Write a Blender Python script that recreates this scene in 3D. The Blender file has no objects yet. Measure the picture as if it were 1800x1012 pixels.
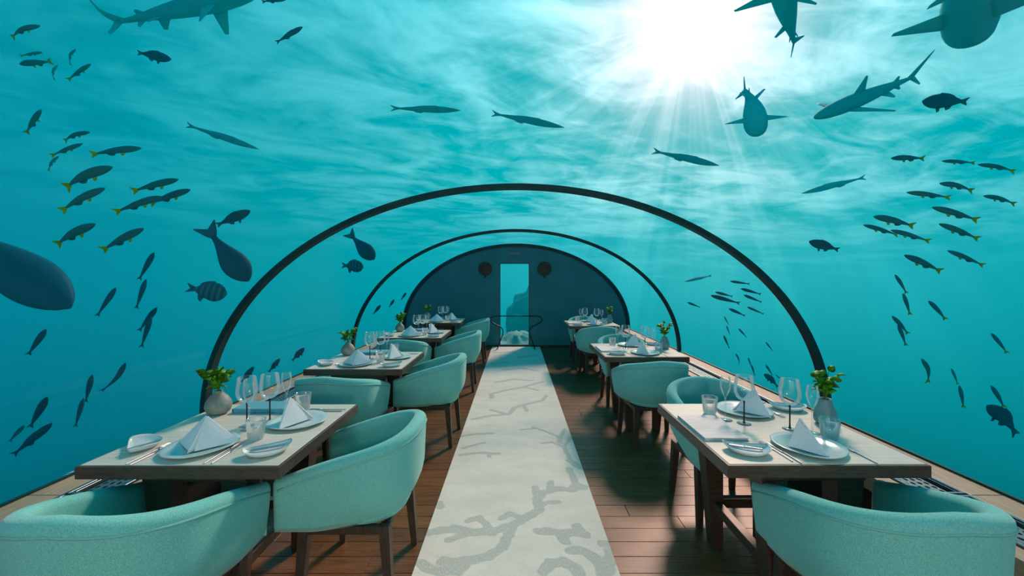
import bpy, bmesh, math, random
import numpy as np
from mathutils import Vector, Matrix

random.seed(7)
np.random.seed(7)
scene = bpy.context.scene
COL = scene.collection
PI = math.pi

# ------------------------------------------------------------------ camera
F, U0, V0, EYE = 700.0, 907.0, 490.0, 1.5        # focal (px of the 1800x1012 frame), vanishing point, eye height
cam_d = bpy.data.cameras.new('camera')
cam_d.sensor_width = 36.0
cam_d.lens = 36.0 * F / 1800.0
cam_d.shift_x = (900 - U0) / 1800.0
cam_d.shift_y = (V0 - 506) / 1800.0
cam_d.clip_start = 0.02
cam_d.clip_end = 500
cam = bpy.data.objects.new('camera', cam_d)
cam.location = (0, 0, EYE)
cam.rotation_euler = (PI / 2, 0, 0)
COL.objects.link(cam)
scene.camera = cam

scene.view_settings.view_transform = 'Standard'
scene.view_settings.look = 'None'
scene.view_settings.exposure = 0.0
scene.view_settings.gamma = 1.0
scene.view_settings.use_curve_mapping = False
scene.cycles.transparent_max_bounces = 40
scene.cycles.max_bounces = 7
scene.cycles.sample_clamp_indirect = 6.0


def px(x, y, d):
    """pixel of the frame at depth d (metres along +Y) -> world point"""
    return Vector(((x - U0) * d / F, d, EYE - (y - V0) * d / F))


# ------------------------------------------------------------------ node helpers
class V:
    """a socket with arithmetic"""
    def __init__(s, nt, sock):
        s.nt, s.s = nt, sock

    def m(s, op, *a, clamp=False):
        n = s.nt.nodes.new('ShaderNodeMath')
        n.operation = op
        n.use_clamp = clamp
        for i, v in enumerate((s,) + a):
            if isinstance(v, V):
                s.nt.links.new(v.s, n.inputs[i])
            else:
                n.inputs[i].default_value = v
        return V(s.nt, n.outputs[0])

    def __add__(s, o): return s.m('ADD', o)
    def __radd__(s, o): return s.m('ADD', o)
    def __sub__(s, o): return s.m('SUBTRACT', o)
    def __rsub__(s, o): return V.const(s.nt, o).m('SUBTRACT', s)
    def __mul__(s, o): return s.m('MULTIPLY', o)
    def __rmul__(s, o): return s.m('MULTIPLY', o)
    def __truediv__(s, o): return s.m('DIVIDE', o)
    def __pow__(s, o): return s.m('POWER', o)

    @staticmethod
    def const(nt, v):
        n = nt.nodes.new('ShaderNodeValue')
        n.outputs[0].default_value = v
        return V(nt, n.outputs[0])

    def ss(s, a, b, lo=0.0, hi=1.0):
        n = s.nt.nodes.new('ShaderNodeMapRange')
        n.interpolation_type = 'SMOOTHSTEP'
        s.nt.links.new(s.s, n.inputs[0])
        n.inputs[1].default_value, n.inputs[2].default_value = a, b
        n.inputs[3].default_value, n.inputs[4].default_value = lo, hi
        return V(s.nt, n.outputs[0])


def combine(nt, a, b, c):
    n = nt.nodes.new('ShaderNodeCombineXYZ')
    for i, v in enumerate((a, b, c)):
        if isinstance(v, V):
            nt.links.new(v.s, n.inputs[i])
        else:
            n.inputs[i].default_value = v
    return n.outputs[0]


def separate(nt, sock):
    n = nt.nodes.new('ShaderNodeSeparateXYZ')
    nt.links.new(sock, n.inputs[0])
    return [V(nt, o) for o in n.outputs]


def noise(nt, vec, scale, detail=3.0, rough=0.5, dist=0.0):
    n = nt.nodes.new('ShaderNodeTexNoise')
    n.inputs['Scale'].default_value = scale
    n.inputs['Detail'].default_value = detail
    n.inputs['Roughness'].default_value = rough
    n.inputs['Distortion'].default_value = dist
    if vec is not None:
        nt.links.new(vec, n.inputs['Vector'])
    return V(nt, n.outputs[0])


def mixc(nt, fac, a, b, blend='MIX'):
    n = nt.nodes.new('ShaderNodeMix')
    n.data_type = 'RGBA'
    n.blend_type = blend
    if isinstance(fac, V):
        nt.links.new(fac.s, n.inputs[0])
    else:
        n.inputs[0].default_value = fac
    for i, v in ((6, a), (7, b)):
        if isinstance(v, (tuple, list)):
            n.inputs[i].default_value = tuple(v[:3]) + (1,)
        else:
            nt.links.new(v.s if isinstance(v, V) else v, n.inputs[i])
    return n.outputs[2]


# ------------------------------------------------------------------ world: sunlit water seen from below
SUN_SEEN = Vector((0.44, 1.0, 0.665)).normalized()
world = bpy.data.worlds.new('sunlit_sea')
scene.world = world
world.use_nodes = True
nt = world.node_tree
nt.nodes.clear()
tc = nt.nodes.new('ShaderNodeTexCoord')
nv = nt.nodes.new('ShaderNodeVectorMath')
nv.operation = 'NORMALIZE'
nt.links.new(tc.outputs['Generated'], nv.inputs[0])
dx, dy, dz = separate(nt, nv.outputs[0])
s = dx * SUN_SEEN.x + dy * SUN_SEEN.y + dz * SUN_SEEN.z          # cosine of the angle to the sun
sp = s.m('MAXIMUM', 0.0)
ef = dz.ss(-0.40, 0.06, 0.30, 1.0)
base = (sp * sp * 0.27 + 0.185) * ef
# underside of the waves: direction projected on a level plane
zz = dz.m('MAXIMUM', 0.0) + 0.10
uu, vv = dx / zz, dy / zz
wav1 = noise(nt, combine(nt, uu * 0.8 + vv * 0.35, vv * 0.9 - uu * 0.45, 0.0), 0.85, 8, 0.60, 0.7)
wav2 = noise(nt, combine(nt, uu * 0.7 + vv * 0.5, vv * 1.2 - uu * 0.6, 3.7), 2.8, 6, 0.62, 0.7)
ripple = (wav1 * 0.60 + wav2 * 0.40).ss(0.40, 0.63)
surf = dz.ss(0.01, 0.24)
near_sun = sp ** 2.2
surf_l = surf * (ripple * 0.56 - 0.11) * (near_sun * 1.0 + 0.12)
# shafts of light: streaks that fan out from the sun
ax = SUN_SEEN.cross(Vector((0, 0, 1))).normalized()
ay = ax.cross(SUN_SEEN).normalized()
pa = dx * ax.x + dy * ax.y + dz * ax.z
pb = dx * ay.x + dy * ay.y + dz * ay.z
ang = pa.m('ARCTAN2', pb)
shaft = noise(nt, combine(nt, ang.m('COSINE'), ang.m('SINE'), 0.0), 5.0, 5, 0.7, 0.0).ss(0.42, 0.70)
far = 1.0 - s
glow_w = (far * -12.5).m('EXPONENT')
shaft_l = shaft * (far * -6.5).m('EXPONENT') * 0.40
tight = (far * -105.0).m('EXPONENT')
g = base + surf_l + shaft_l * 0.8 + glow_w * (ripple * 0.40 + 0.22) + tight * 1.1
b_ = (base * 1.14 + ef * (1.0 - sp) * 0.11) + surf_l * 1.1 + shaft_l * 0.78 + glow_w * (ripple * 0.37 + 0.21) + tight * 1.1
r_ = surf_l * (near_sun * 0.55) + shaft_l * glow_w * 0.8 + glow_w * glow_w * (ripple * 0.50 + 0.10) + glow_w * 0.08 + tight * 1.35
colr = combine(nt, r_.m('MAXIMUM', 0.0), g.m('MAXIMUM', 0.01), (b_ * 1.07).m('MAXIMUM', 0.01))
bg = nt.nodes.new('ShaderNodeBackground')
bg.inputs['Strength'].default_value = 1.0
nt.links.new(colr, bg.inputs['Color'])
out = nt.nodes.new('ShaderNodeOutputWorld')
nt.links.new(bg.outputs[0], out.inputs['Surface'])
world.cycles.sampling_method = 'AUTOMATIC'

# the sun itself, as it falls through the water
sun_d = bpy.data.lights.new('sun', 'SUN')
sun_d.energy = 3.3
sun_d.angle = math.radians(10.0)
sun_d.color = (1.0, 0.86, 0.70)
sun = bpy.data.objects.new('sun', sun_d)
sun.rotation_euler = Vector((0.50, 1.0, 0.92)).to_track_quat('Z', 'Y').to_euler()
COL.objects.link(sun)


# ------------------------------------------------------------------ materials
def principled(name, color=(0.5, 0.5, 0.5), rough=0.6, metal=0.0, spec=0.5, sheen=0.0):
    m = bpy.data.materials.new(name)
    m.use_nodes = True
    p = m.node_tree.nodes['Principled BSDF']
    p.inputs['Base Color'].default_value = tuple(color) + (1,)
    p.inputs['Roughness'].default_value = rough
    p.inputs['Metallic'].default_value = metal
    p.inputs['Specular IOR Level'].default_value = spec
    if sheen:
        p.inputs['Sheen Weight'].default_value = sheen
        p.inputs['Sheen Roughness'].default_value = 0.4
    return m, m.node_tree, p


def objco(nt):
    t = nt.nodes.new('ShaderNodeTexCoord')
    return t.outputs['Object']


def mapped(nt, vec, scale):
    n = nt.nodes.new('ShaderNodeMapping')
    n.inputs['Scale'].default_value = scale
    nt.links.new(vec, n.inputs['Vector'])
    return n.outputs[0]


def bump(nt, p, h, strength=0.3, dist=0.01):
    n = nt.nodes.new('ShaderNodeBump')
    n.inputs['Strength'].default_value = strength
    n.inputs['Distance'].default_value = dist
    nt.links.new(h.s, n.inputs['Height'])
    nt.links.new(n.outputs[0], p.inputs['Normal'])


def mottled(name, c1, c2, scale, rough=0.6, stretch=(1, 1, 1), metal=0.0, spec=0.5, bmp=0.0, detail=4, lo=0.3, hi=0.7, sheen=0.0, rnd=0.0, bdist=0.004):
    m, nt, p = principled(name, c1, rough, metal, spec, sheen)
    v = mapped(nt, objco(nt), stretch)
    n = noise(nt, v, scale, detail, 0.6)
    f = n.ss(lo, hi)
    c = mixc(nt, f, c1, c2)
    if rnd:
        oi = nt.nodes.new('ShaderNodeObjectInfo')
        hs = nt.nodes.new('ShaderNodeHueSaturation')
        nt.links.new((V(nt, oi.outputs['Random']) * rnd + (1 - rnd / 2)).s, hs.inputs['Value'])
        nt.links.new(c, hs.inputs['Color'])
        c = hs.outputs[0]
    nt.links.new(c, p.inputs['Base Color'])
    if bmp:
        bump(nt, p, n, bmp, bdist)
    return m


M = {}
M['fabric'] = mottled('mint_fabric', (0.135, 0.49, 0.44), (0.27, 0.68, 0.61), 330, 0.92, bmp=0.35, spec=0.15, lo=0.35, hi=0.68, sheen=0.25, bdist=0.002)
M['piping'] = mottled('mint_piping', (0.16, 0.47, 0.42), (0.26, 0.58, 0.52), 300, 0.9, spec=0.15)
M['walnut'] = mottled('dark_walnut', (0.045, 0.026, 0.018), (0.085, 0.050, 0.033), 9, 0.42, (1, 12, 12), spec=0.4, bmp=0.1)
M['chair_wood'] = mottled('chair_wood', (0.042, 0.027, 0.019), (0.075, 0.048, 0.032), 14, 0.45, (8, 8, 1), spec=0.35)
M['ash'] = mottled('pale_ash', (0.60, 0.57, 0.48), (0.71, 0.68, 0.59), 5, 0.36, (1, 16, 1), spec=0.35)
M['edge_wood'] = mottled('edge_wood', (0.055, 0.034, 0.025), (0.10, 0.064, 0.047), 7, 0.4, (2, 10, 10), spec=0.4)
M['plank'] = mottled('floor_wood', (0.085, 0.037, 0.012), (0.18, 0.085, 0.031), 5, 0.36, (1.2, 22, 6), spec=0.32, rnd=0.4, bmp=0.06, lo=0.28, hi=0.72)
M['subfloor'] = mottled('floor_joint', (0.055, 0.026, 0.013), (0.09, 0.042, 0.02), 6, 0.5, (1, 18, 6))
M['sill'] = mottled('sill_wood', (0.30, 0.225, 0.145), (0.42, 0.325, 0.22), 5, 0.5, (10, 1, 10), spec=0.35, rnd=0.12)
M['riser'] = mottled('recess_shade', (0.012, 0.008, 0.006), (0.02, 0.014, 0.01), 8, 0.7)  # near-black tone puts the shade of the recess into the riser colour
M['grille'] = mottled('grille_metal', (0.10, 0.16, 0.19), (0.15, 0.22, 0.25), 30, 0.38, metal=0.7)
M['shade_sheet'] = principled('shade_black', (0.01, 0.014, 0.017), 0.8)[0]  # black sheet colour stands in for the dark under the grille
M['steel'] = principled('bright_steel', (0.40, 0.43, 0.45), 0.45, 1.0)[0]
M['rib'] = mottled('rib_metal', (0.005, 0.038, 0.040), (0.009, 0.052, 0.052), 6, 0.4, spec=0.2)
M['wall'] = mottled('teal_wall', (0.040, 0.205, 0.225), (0.052, 0.235, 0.255), 2.5, 0.75, spec=0.25)
M['entry'] = mottled('pale_entry_wall', (0.66, 0.62, 0.55), (0.74, 0.70, 0.63), 2.0, 0.7)
M['frame'] = principled('dark_frame', (0.01, 0.035, 0.04), 0.4)[0]
M['black'] = principled('black_metal', (0.008, 0.012, 0.014), 0.4, 0.3)[0]
M['disc'] = mottled('bronze_disc', (0.020, 0.010, 0.005), (0.036, 0.016, 0.007), 12, 0.5)
M['patch'] = mottled('patch', (0.10, 0.16, 0.20), (0.14, 0.19, 0.24), 20, 0.5)
M['linen'] = mottled('white_linen', (0.74, 0.76, 0.78), (0.80, 0.82, 0.84), 200, 0.9, bmp=0.15, spec=0.1, bdist=0.001)
M['plate'] = mottled('pale_blue_stoneware', (0.46, 0.62, 0.62), (0.54, 0.69, 0.69), 26, 0.22, spec=0.5)
M['dish'] = mottled('white_stoneware', (0.66, 0.72, 0.72), (0.73, 0.78, 0.78), 22, 0.24, spec=0.5)
M['menu_blue'] = mottled('blue_cover', (0.09, 0.36, 0.46), (0.13, 0.42, 0.53), 60, 0.6)
M['menu_pale'] = mottled('pale_cover', (0.50, 0.52, 0.52), (0.64, 0.65, 0.64), 7, 0.5, (1, 9, 1), lo=0.4, hi=0.6)
M['paper'] = principled('paper', (0.62, 0.66, 0.66), 0.8)[0]
M['vase'] = mottled('stone_vase', (0.20, 0.22, 0.185), (0.36, 0.38, 0.33), 14, 0.6, bmp=0.2, lo=0.3, hi=0.75)
M['vase_blue'] = mottled('blue_vase', (0.12, 0.25, 0.27), (0.26, 0.38, 0.38), 10, 0.45, lo=0.3, hi=0.75)
M['leaf'] = mottled('leaf_green', (0.038, 0.18, 0.005), (0.09, 0.31, 0.010), 20, 0.5, spec=0.2, rnd=0.5)
M['stem'] = principled('stem_green', (0.06, 0.17, 0.015), 0.6)[0]
M['stemdark'] = principled('smoked_stem', (0.012, 0.011, 0.012), 0.2)[0]
M['sand'] = mottled('sand', (0.10, 0.36, 0.36), (0.14, 0.44, 0.43), 3, 0.95)  # teal of the water's absorption is mixed into the sand colour
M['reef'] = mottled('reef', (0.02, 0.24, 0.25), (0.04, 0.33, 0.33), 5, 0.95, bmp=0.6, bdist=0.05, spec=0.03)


def thin_glass(name, tint, ior, gain, rough=0.02):
    m = bpy.data.materials.new(name)
    m.use_nodes = True
    nt = m.node_tree
    nt.nodes.clear()
    o = nt.nodes.new('ShaderNodeOutputMaterial')
    t = nt.nodes.new('ShaderNodeBsdfTransparent')
    t.inputs[0].default_value = tuple(tint) + (1,)
    gl = nt.nodes.new('ShaderNodeBsdfGlossy')
    gl.inputs['Roughness'].default_value = rough
    gl.inputs['Color'].default_value = (1, 1, 1, 1)
    fr = nt.nodes.new('ShaderNodeFresnel')
    fr.inputs[0].default_value = ior
    mx = nt.nodes.new('ShaderNodeMixShader')
    nt.links.new((V(nt, fr.outputs[0]).m('MULTIPLY', gain, clamp=True)).s, mx.inputs[0])
    nt.links.new(t.outputs[0], mx.inputs[1])
    nt.links.new(gl.outputs[0], mx.inputs[2])
    nt.links.new(mx.outputs[0], o.inputs['Surface'])
    return m


M['acrylic'] = thin_glass('acrylic', (0.99, 0.997, 0.997), 1.2, 0.05)
_nt = M['acrylic'].node_tree
_lw = _nt.nodes.new('ShaderNodeLayerWeight')
_lw.inputs[0].default_value = 0.5
_nt.links.new(((V(_nt, _lw.outputs['Facing']) ** 4.0) * 0.035 + 0.0012).s, [n for n in _nt.nodes if n.type == 'MIX_SHADER'][0].inputs[0])


def table_glass(name, tint, body, veil):
    """clear vessel glass: mostly see-through, bright at grazing edges"""
    m = thin_glass(name, tint, 1.45, 1.5, 0.04)
    nt = m.node_tree
    mx = [n for n in nt.nodes if n.type == 'MIX_SHADER'][0]
    gl = [n for n in nt.nodes if n.type == 'BSDF_GLOSSY'][0]
    fr = [n for n in nt.nodes if n.type == 'FRESNEL'][0]
    df = nt.nodes.new('ShaderNodeBsdfDiffuse')
    df.inputs[0].default_value = tuple(body) + (1,)
    m2 = nt.nodes.new('ShaderNodeMixShader')
    m2.inputs[0].default_value = 0.32
    nt.links.new(gl.outputs[0], m2.inputs[1])
    nt.links.new(df.outputs[0], m2.inputs[2])
    nt.links.new(m2.outputs[0], mx.inputs[2])
    nt.links.new((V(nt, fr.outputs[0]) * 1.05 + veil).m('MINIMUM', 0.85).s, mx.inputs[0])
    return m


M['glass'] = table_glass('clear_table_glass', (0.985, 0.995, 0.995), (0.8, 0.86, 0.86), 0.01)
M['glass_rib'] = table_glass('ribbed_glass', (0.98, 0.99, 0.99), (0.8, 0.86, 0.86), 0.07)
M['glass_blue'] = table_glass('blue_table_glass', (0.80, 0.95, 0.97), (0.45, 0.75, 0.80), 0.09)


def fish_mat(name, back, belly, rough=0.55):  # colours left without red in place of the water's absorption
    m, nt, p = principled(name, back, rough, spec=0.03)
    x, y, z = separate(nt, objco(nt))
    n = noise(nt, objco(nt), 9, 3)
    f = (z * 9.0 + n * 0.5).ss(-0.5, 0.6)
    nt.links.new(mixc(nt, f, belly, back), p.inputs['Base Color'])
    return m


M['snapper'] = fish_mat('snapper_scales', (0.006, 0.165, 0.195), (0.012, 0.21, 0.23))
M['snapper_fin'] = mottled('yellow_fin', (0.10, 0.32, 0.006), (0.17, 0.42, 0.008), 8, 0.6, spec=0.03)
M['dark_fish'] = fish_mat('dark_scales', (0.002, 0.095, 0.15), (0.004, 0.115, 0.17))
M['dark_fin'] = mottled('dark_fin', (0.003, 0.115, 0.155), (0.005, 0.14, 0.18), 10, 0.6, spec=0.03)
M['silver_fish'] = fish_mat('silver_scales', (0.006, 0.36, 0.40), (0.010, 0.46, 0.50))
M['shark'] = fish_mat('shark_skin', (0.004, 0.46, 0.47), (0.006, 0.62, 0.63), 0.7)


def stripe_mat():
    m, nt, p = principled('banded_scales', (0.1, 0.2, 0.2), 0.6, spec=0.03)
    x, y, z = separate(nt, objco(nt))
    f = (x * 44.0).m('SINE').ss(-0.15, 0.35)
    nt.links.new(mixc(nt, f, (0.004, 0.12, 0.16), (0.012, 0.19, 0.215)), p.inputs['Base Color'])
    return m


M['banded'] = stripe_mat()

# ------------------------------------------------------------------ mesh helpers
def mesh(name, verts, faces, smooth=True, fix=True):
    me = bpy.data.meshes.new(name)
    me.from_pydata([tuple(v) for v in verts], [], [tuple(f) for f in faces])
    if fix:
        bm = bmesh.new()
        bm.from_mesh(me)
        bmesh.ops.recalc_face_normals(bm, faces=bm.faces)
        bm.to_mesh(me)
        bm.free()
    if smooth:
        me.polygons.foreach_set('use_smooth', [True] * len(me.polygons))
    me.update()
    return me


def box_geo(c, d):
    x, y, z = c
    a, b, h = d[0] / 2, d[1] / 2, d[2] / 2
    vs = [(x + i * a, y + j * b, z + k * h) for k in (-1, 1) for j in (-1, 1) for i in (-1, 1)]
    fs = [(0, 2, 3, 1), (4, 5, 7, 6), (0, 1, 5, 4), (2, 6, 7, 3), (0, 4, 6, 2), (1, 3, 7, 5)]
    return vs, fs


def boxes(name, lst, bevel=0.0, seg=2, smooth=False):
    vs, fs = [], []
    for c, d in lst:
        v, f = box_geo(c, d)
        o = len(vs)
        vs += v
        fs += [tuple(i + o for i in q) for q in f]
    me = mesh(name, vs, fs, smooth=False)
    if bevel:
        bm = bmesh.new()
        bm.from_mesh(me)
        bmesh.ops.bevel(bm, geom=bm.edges[:], offset=bevel, segments=seg, affect='EDGES', profile=0.5)
        bm.to_mesh(me)
        bm.free()
        if smooth:
            me.polygons.foreach_set('use_smooth', [True] * len(me.polygons))
    return me


def loft(name, rings, caps=True, closed=True, smooth=True):
    n = len(rings[0])
    vs = [p for r in rings for p in r]
    fs = []
    for i in range(len(rings) - 1):
        for j in range(n if closed else n - 1):
            k = (j + 1) % n
            fs.append((i * n + j, i * n + k, (i + 1) * n + k, (i + 1) * n + j))
    if caps and closed:
        fs.append(tuple(range(n - 1, -1, -1)))
        o = (len(rings) - 1) * n
        fs.append(tuple(o + j for j in range(n)))
    return mesh(name, vs, fs, smooth)


def lathe(name, prof, n=28, mod=None, caps=False):
    rings = []
    for r, z in prof:
        rg = []
        for j in range(n):
            a = 2 * PI * j / n
            k = mod(a, r) if mod else 1.0
            rg.append((r * k * math.cos(a), r * k * math.sin(a), z))
        rings.append(rg)
    return loft(name, rings, caps=caps)


def tube_geo(pts, r, n=8, closed=False):
    pts = [Vector(p) for p in pts]
    rings = []
    up = Vector((0.013, 0.021, 1))
    N = len(pts)
    for i, p in enumerate(pts):
        a = pts[(i - 1) % N] if (closed or i) else pts[0]
        b = pts[(i + 1) % N] if (closed or i < N - 1) else pts[-1]
        t = (b - a).normalized()
        e1 = t.cross(up)
        if e1.length < 1e-3:
            e1 = t.cross(Vector((1, 0, 0)))
        e1.normalize()
        e2 = e1.cross(t)
        rr = r[i] if isinstance(r, (list, tuple)) else r
        rings.append([p + (e1 * math.cos(2 * PI * j / n) + e2 * math.sin(2 * PI * j / n)) * rr for j in range(n)])
    return rings


def tube(name, pts, r, n=8, closed=False):
    rings = tube_geo(pts, r, n, closed)
    if closed:
        rings.append(rings[0])
    return loft(name, rings, caps=not closed)


def merge(name, meshes, smooth=None):
    bm = bmesh.new()
    for m in meshes:
        bm.from_mesh(m)
    me = bpy.data.meshes.new(name)
    bm.to_mesh(me)
    bm.free()
    return me


def smooth_path(pts, n=8, closed=False):
    """Catmull-Rom through pts"""
    P = [Vector(p) for p in pts]
    if not closed:
        P = [P[0] * 2 - P[1]] + P + [P[-1] * 2 - P[-2]]
    out = []
    for i in range(1, len(P) - 2):
        for k in range(n):
            t = k / n
            a, b, c, d = P[i - 1], P[i], P[i + 1], P[i + 2]
            out.append(0.5 * ((2 * b) + (c - a) * t + (2 * a - 5 * b + 4 * c - d) * t * t + (3 * b - a - 3 * c + d) * t ** 3))
    out.append(P[-2])
    return out


def add(name, me, material=None, parent=None, loc=None, rot=None, kind=None):
    if material is not None and not me.materials:
        me.materials.append(material)
    o = bpy.data.objects.new(name, me)
    COL.objects.link(o)
    if parent is not None:
        o.parent = parent
    if loc is not None:
        o.location = loc
    if rot is not None:
        o.rotation_euler = rot
    if kind:
        o['kind'] = kind
    return o


def empty(name, loc=(0, 0, 0), rz=0.0):
    o = bpy.data.objects.new(name, None)
    o.empty_display_size = 0.1
    COL.objects.link(o)
    o.location = loc
    o.rotation_euler = (0, 0, rz)
    return o


def tag(o, label, cat, group=None):
    o['label'] = label
    o['category'] = cat
    if group:
        o['group'] = group
    return o


KIDS = {}


def copy_tree(o, parent=None):
    c = o.copy()
    COL.objects.link(c)
    if parent is not None:
        c.parent = parent
    for ch in list(o.children):
        copy_tree(ch, c)
    return c


class Proto:
    """first use moves the prototype itself, later uses copy it with its parts"""
    def __init__(s, root):
        s.root, s.used = root, False

    def put(s, loc, rz, label, cat, group=None, scale=None):
        o = copy_tree(s.root) if s.used else s.root
        s.used = True
        o.location = loc
        o.rotation_euler = (0, 0, rz)
        if scale is not None:
            o.scale = scale if isinstance(scale, (tuple, list)) else (scale,) * 3
        return tag(o, label, cat, group)


# ------------------------------------------------------------------ the tunnel
A_, B_, ZC = 2.45, 1.80, 0.42                 # elliptical vault: half width, rise, springing height
Y_BACK, Y_END = -2.55, 8.80
RIBS = [0.30, 3.15, 6.00]


def arc(a, b, n=64, z0=ZC):
    return [(a * math.cos(PI * i / n), z0 + b * math.sin(PI * i / n)) for i in range(n + 1)]


# floor
floor = add('floor', boxes('floor', [((0, (Y_BACK + Y_END) / 2, -0.055), (4.96, Y_END - Y_BACK, 0.10))]), M['subfloor'], kind='structure')
floor['label'] = 'dark reddish brown timber floor on both sides of the runner'
PW = 0.122
plank_me = {}
row = 0
y = 1.30
while y < Y_END - 0.02:
    w = min(PW, Y_END - y) - 0.003
    x = -1.93
    first = True
    while x < 1.93:
        L = random.choice((0.9, 1.2, 1.5)) if not first else random.choice((0.55, 0.85, 1.15))
        first = False
        if 1.93 - (x + L) < 0.35:
            L = 1.93 - x
        x1 = min(x + L, 1.93)
        if not (x > -0.50 and x1 < 0.50):
            key = (round(x1 - x, 2), round(w, 3))
            if key not in plank_me:
                plank_me[key] = boxes('plank', [((0, 0, 0), (key[0] - 0.003, w, 0.012))], 0.0012, 1)
            add('plank', plank_me[key], M['plank'], floor, ((x + x1) / 2, y + w / 2, -0.006 + random.uniform(-0.0006, 0.0)))
        x = x1
    y += PW
    row += 1

# end wall with the doorway
DX0, DX1, DZ = -0.365, 0.302, 1.852


def arch_wall(name, y0, y1, hole=None):
    n = 72
    xs = sorted(set([round(A_ * 1.03 * math.cos(PI * i / n), 4) for i in range(n + 1)] + ([hole[0], hole[1]] if hole else [])))
    vs, fs = [], []

    def top(x):
        return ZC + 0.03 + B_ * 1.012 * math.sqrt(max(0.0, 1 - (x / (A_ * 1.03)) ** 2))
    for i in range(len(xs) - 1):
        a, b = xs[i], xs[i + 1]
        zb = 0.0
        if hole and a >= hole[0] - 1e-6 and b <= hole[1] + 1e-6:
            zb = hole[2]
        o = len(vs)
        vs += [(a, y0, zb - (0.1 if zb == 0 else 0)), (b, y0, zb - (0.1 if zb == 0 else 0)), (b, y0, top(b)), (a, y0, top(a)),
               (a, y1, zb - (0.1 if zb == 0 else 0)), (b, y1, zb - (0.1 if zb == 0 else 0)), (b, y1, top(b)), (a, y1, top(a))]
        fs += [(o, o + 1, o + 2, o + 3), (o + 5, o + 4, o + 7, o + 6), (o + 3, o + 2, o + 6, o + 7), (o + 1, o, o + 4, o + 5)]
        if hole and abs(b - hole[0]) < 1e-6:
            fs.append((o + 1, o + 5, o + 6, o + 2))
        if hole and abs(a - hole[1]) < 1e-6:
            fs.append((o + 4, o, o + 3, o + 7))
    return mesh(name, vs, fs, smooth=False, fix=False)


wall_b = add('wall_back', arch_wall('wall_back', Y_END, Y_END + 0.14, (DX0, DX1, DZ)), M['wall'], kind='structure')
wall_f = add('wall_front', arch_wall('wall_front', Y_BACK - 0.14, Y_BACK), M['entry'], kind='structure')  # unseen wall, made pale to bounce sunlight forward as fill
# skirting along the end wall
for side, (a, b) in (('back', (-1.93, DX0 - 0.03)), ('end', (DX1 + 0.03, 1.93))):
    add('baseboard_' + side, boxes('baseboard', [(((a + b) / 2, Y_END - 0.008, 0.02), (b - a, 0.016, 0.04))], 0.003), M['walnut'], kind='structure')
# two unseen fill lamps added behind the viewer to brighten camera-facing sides
for sx, nm in ((-1, 'left'), (1, 'right')):
    lamp = empty('added_fill_lamp', (sx * 1.15, Y_BACK + 0.004, 1.55))
    lamp['label'] = 'added unseen fill lamp on the %s of the entry wall behind the viewer' % nm
    lamp['category'] = 'lamp'
    lamp['group'] = 'added fill lamps'
    add('back_plate', lathe('back_plate', [(0.0, 0.0), (0.07, 0.0), (0.07, 0.02), (0.0, 0.025)], 24), M['black'], lamp, rot=(-PI / 2, 0, 0))
    add('arm', tube('arm', [(0, 0.015, 0), (0, 0.10, 0), (0, 0.15, 0.02)], 0.012, 8), M['black'], lamp)
    ld = bpy.data.lights.new('fill_light', 'POINT')
    ld.energy = 52.0
    ld.color = (1.0, 0.93, 0.84)
    ld.shadow_soft_size = 0.16
    lo = bpy.data.objects.new('fill_light', ld)
    COL.objects.link(lo)
    lo.parent = lamp
    lo.location = (0, 0.34, 0.03)
# doorway glazing
win = add('window_5', boxes('window_frame', [((DX0 + 0.009, Y_END + 0.07, DZ / 2), (0.018, 0.10, DZ)), ((DX1 - 0.009, Y_END + 0.07, DZ / 2), (0.018, 0.10, DZ)),
                                              (((DX0 + DX1) / 2, Y_END + 0.07, DZ - 0.009), (DX1 - DX0 - 0.036, 0.10, 0.018)),
                                              (((DX0 + DX1) / 2, Y_END + 0.07, 0.02), (DX1 - DX0 - 0.036, 0.10, 0.04))]), M['frame'], kind='structure')
add('pane', boxes('pane', [(((DX0 + DX1) / 2, Y_END + 0.08, DZ / 2), (DX1 - DX0 - 0.04, 0.02, DZ - 0.06))]), M['acrylic'], win)

# acrylic vault, one curved pane per bay
bays = [(Y_BACK, RIBS[0]), (RIBS[0], RIBS[1]), (RIBS[1], RIBS[2]), (RIBS[2], Y_END)]
for i, (a, b) in enumerate(bays):
    inn, ou = arc(A_, B_), arc(A_ + 0.03, B_ + 0.03)
    ring = [(x, z) for x, z in inn] + [(x, z) for x, z in reversed(ou)]
    me = loft('curved_pane', [[(x, yy, z) for x, z in ring] for yy in (a + (0.035 if i else 0.004), b - (0.035 if i < 3 else 0.022))], caps=False)
    o = add('window_%d' % (1 + i), me, M['acrylic'], kind='structure')
    o['label'] = 'curved clear acrylic pane of the tunnel vault, bay %s' % ('behind the viewer', 'nearest the viewer', 'between the two dark ribs', 'next to the end wall')[i]

# ribs between the panes
for i, yy in enumerate(RIBS):
    inn, ou = arc(A_ - 0.012, B_ - 0.012, 96), arc(A_ + 0.028, B_ + 0.028, 96)
    rings = []
    for (x0, z0), (x1, z1) in zip(inn, ou):
        rings.append([(x0, yy - 0.034, z0), (x0, yy + 0.034, z0), (x1, yy + 0.034, z1), (x1, yy - 0.034, z1)])
    add('trim_%d' % (i + 1), loft('rib', rings, smooth=False), M['rib'], kind='structure')
# thin dark gasket where the vault meets the end wall
rings = []
for (x0, z0), (x1, z1) in zip(arc(A_ - 0.012, B_ - 0.012, 96), arc(A_ + 0.06, B_ + 0.06, 96)):
    rings.append([(x0, Y_END - 0.02, z0), (x0, Y_END - 0.001, z0), (x1, Y_END - 0.001, z1), (x1, Y_END - 0.02, z1)])
add('trim_4', loft('gasket', rings, smooth=False), M['rib'], kind='structure')

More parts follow.
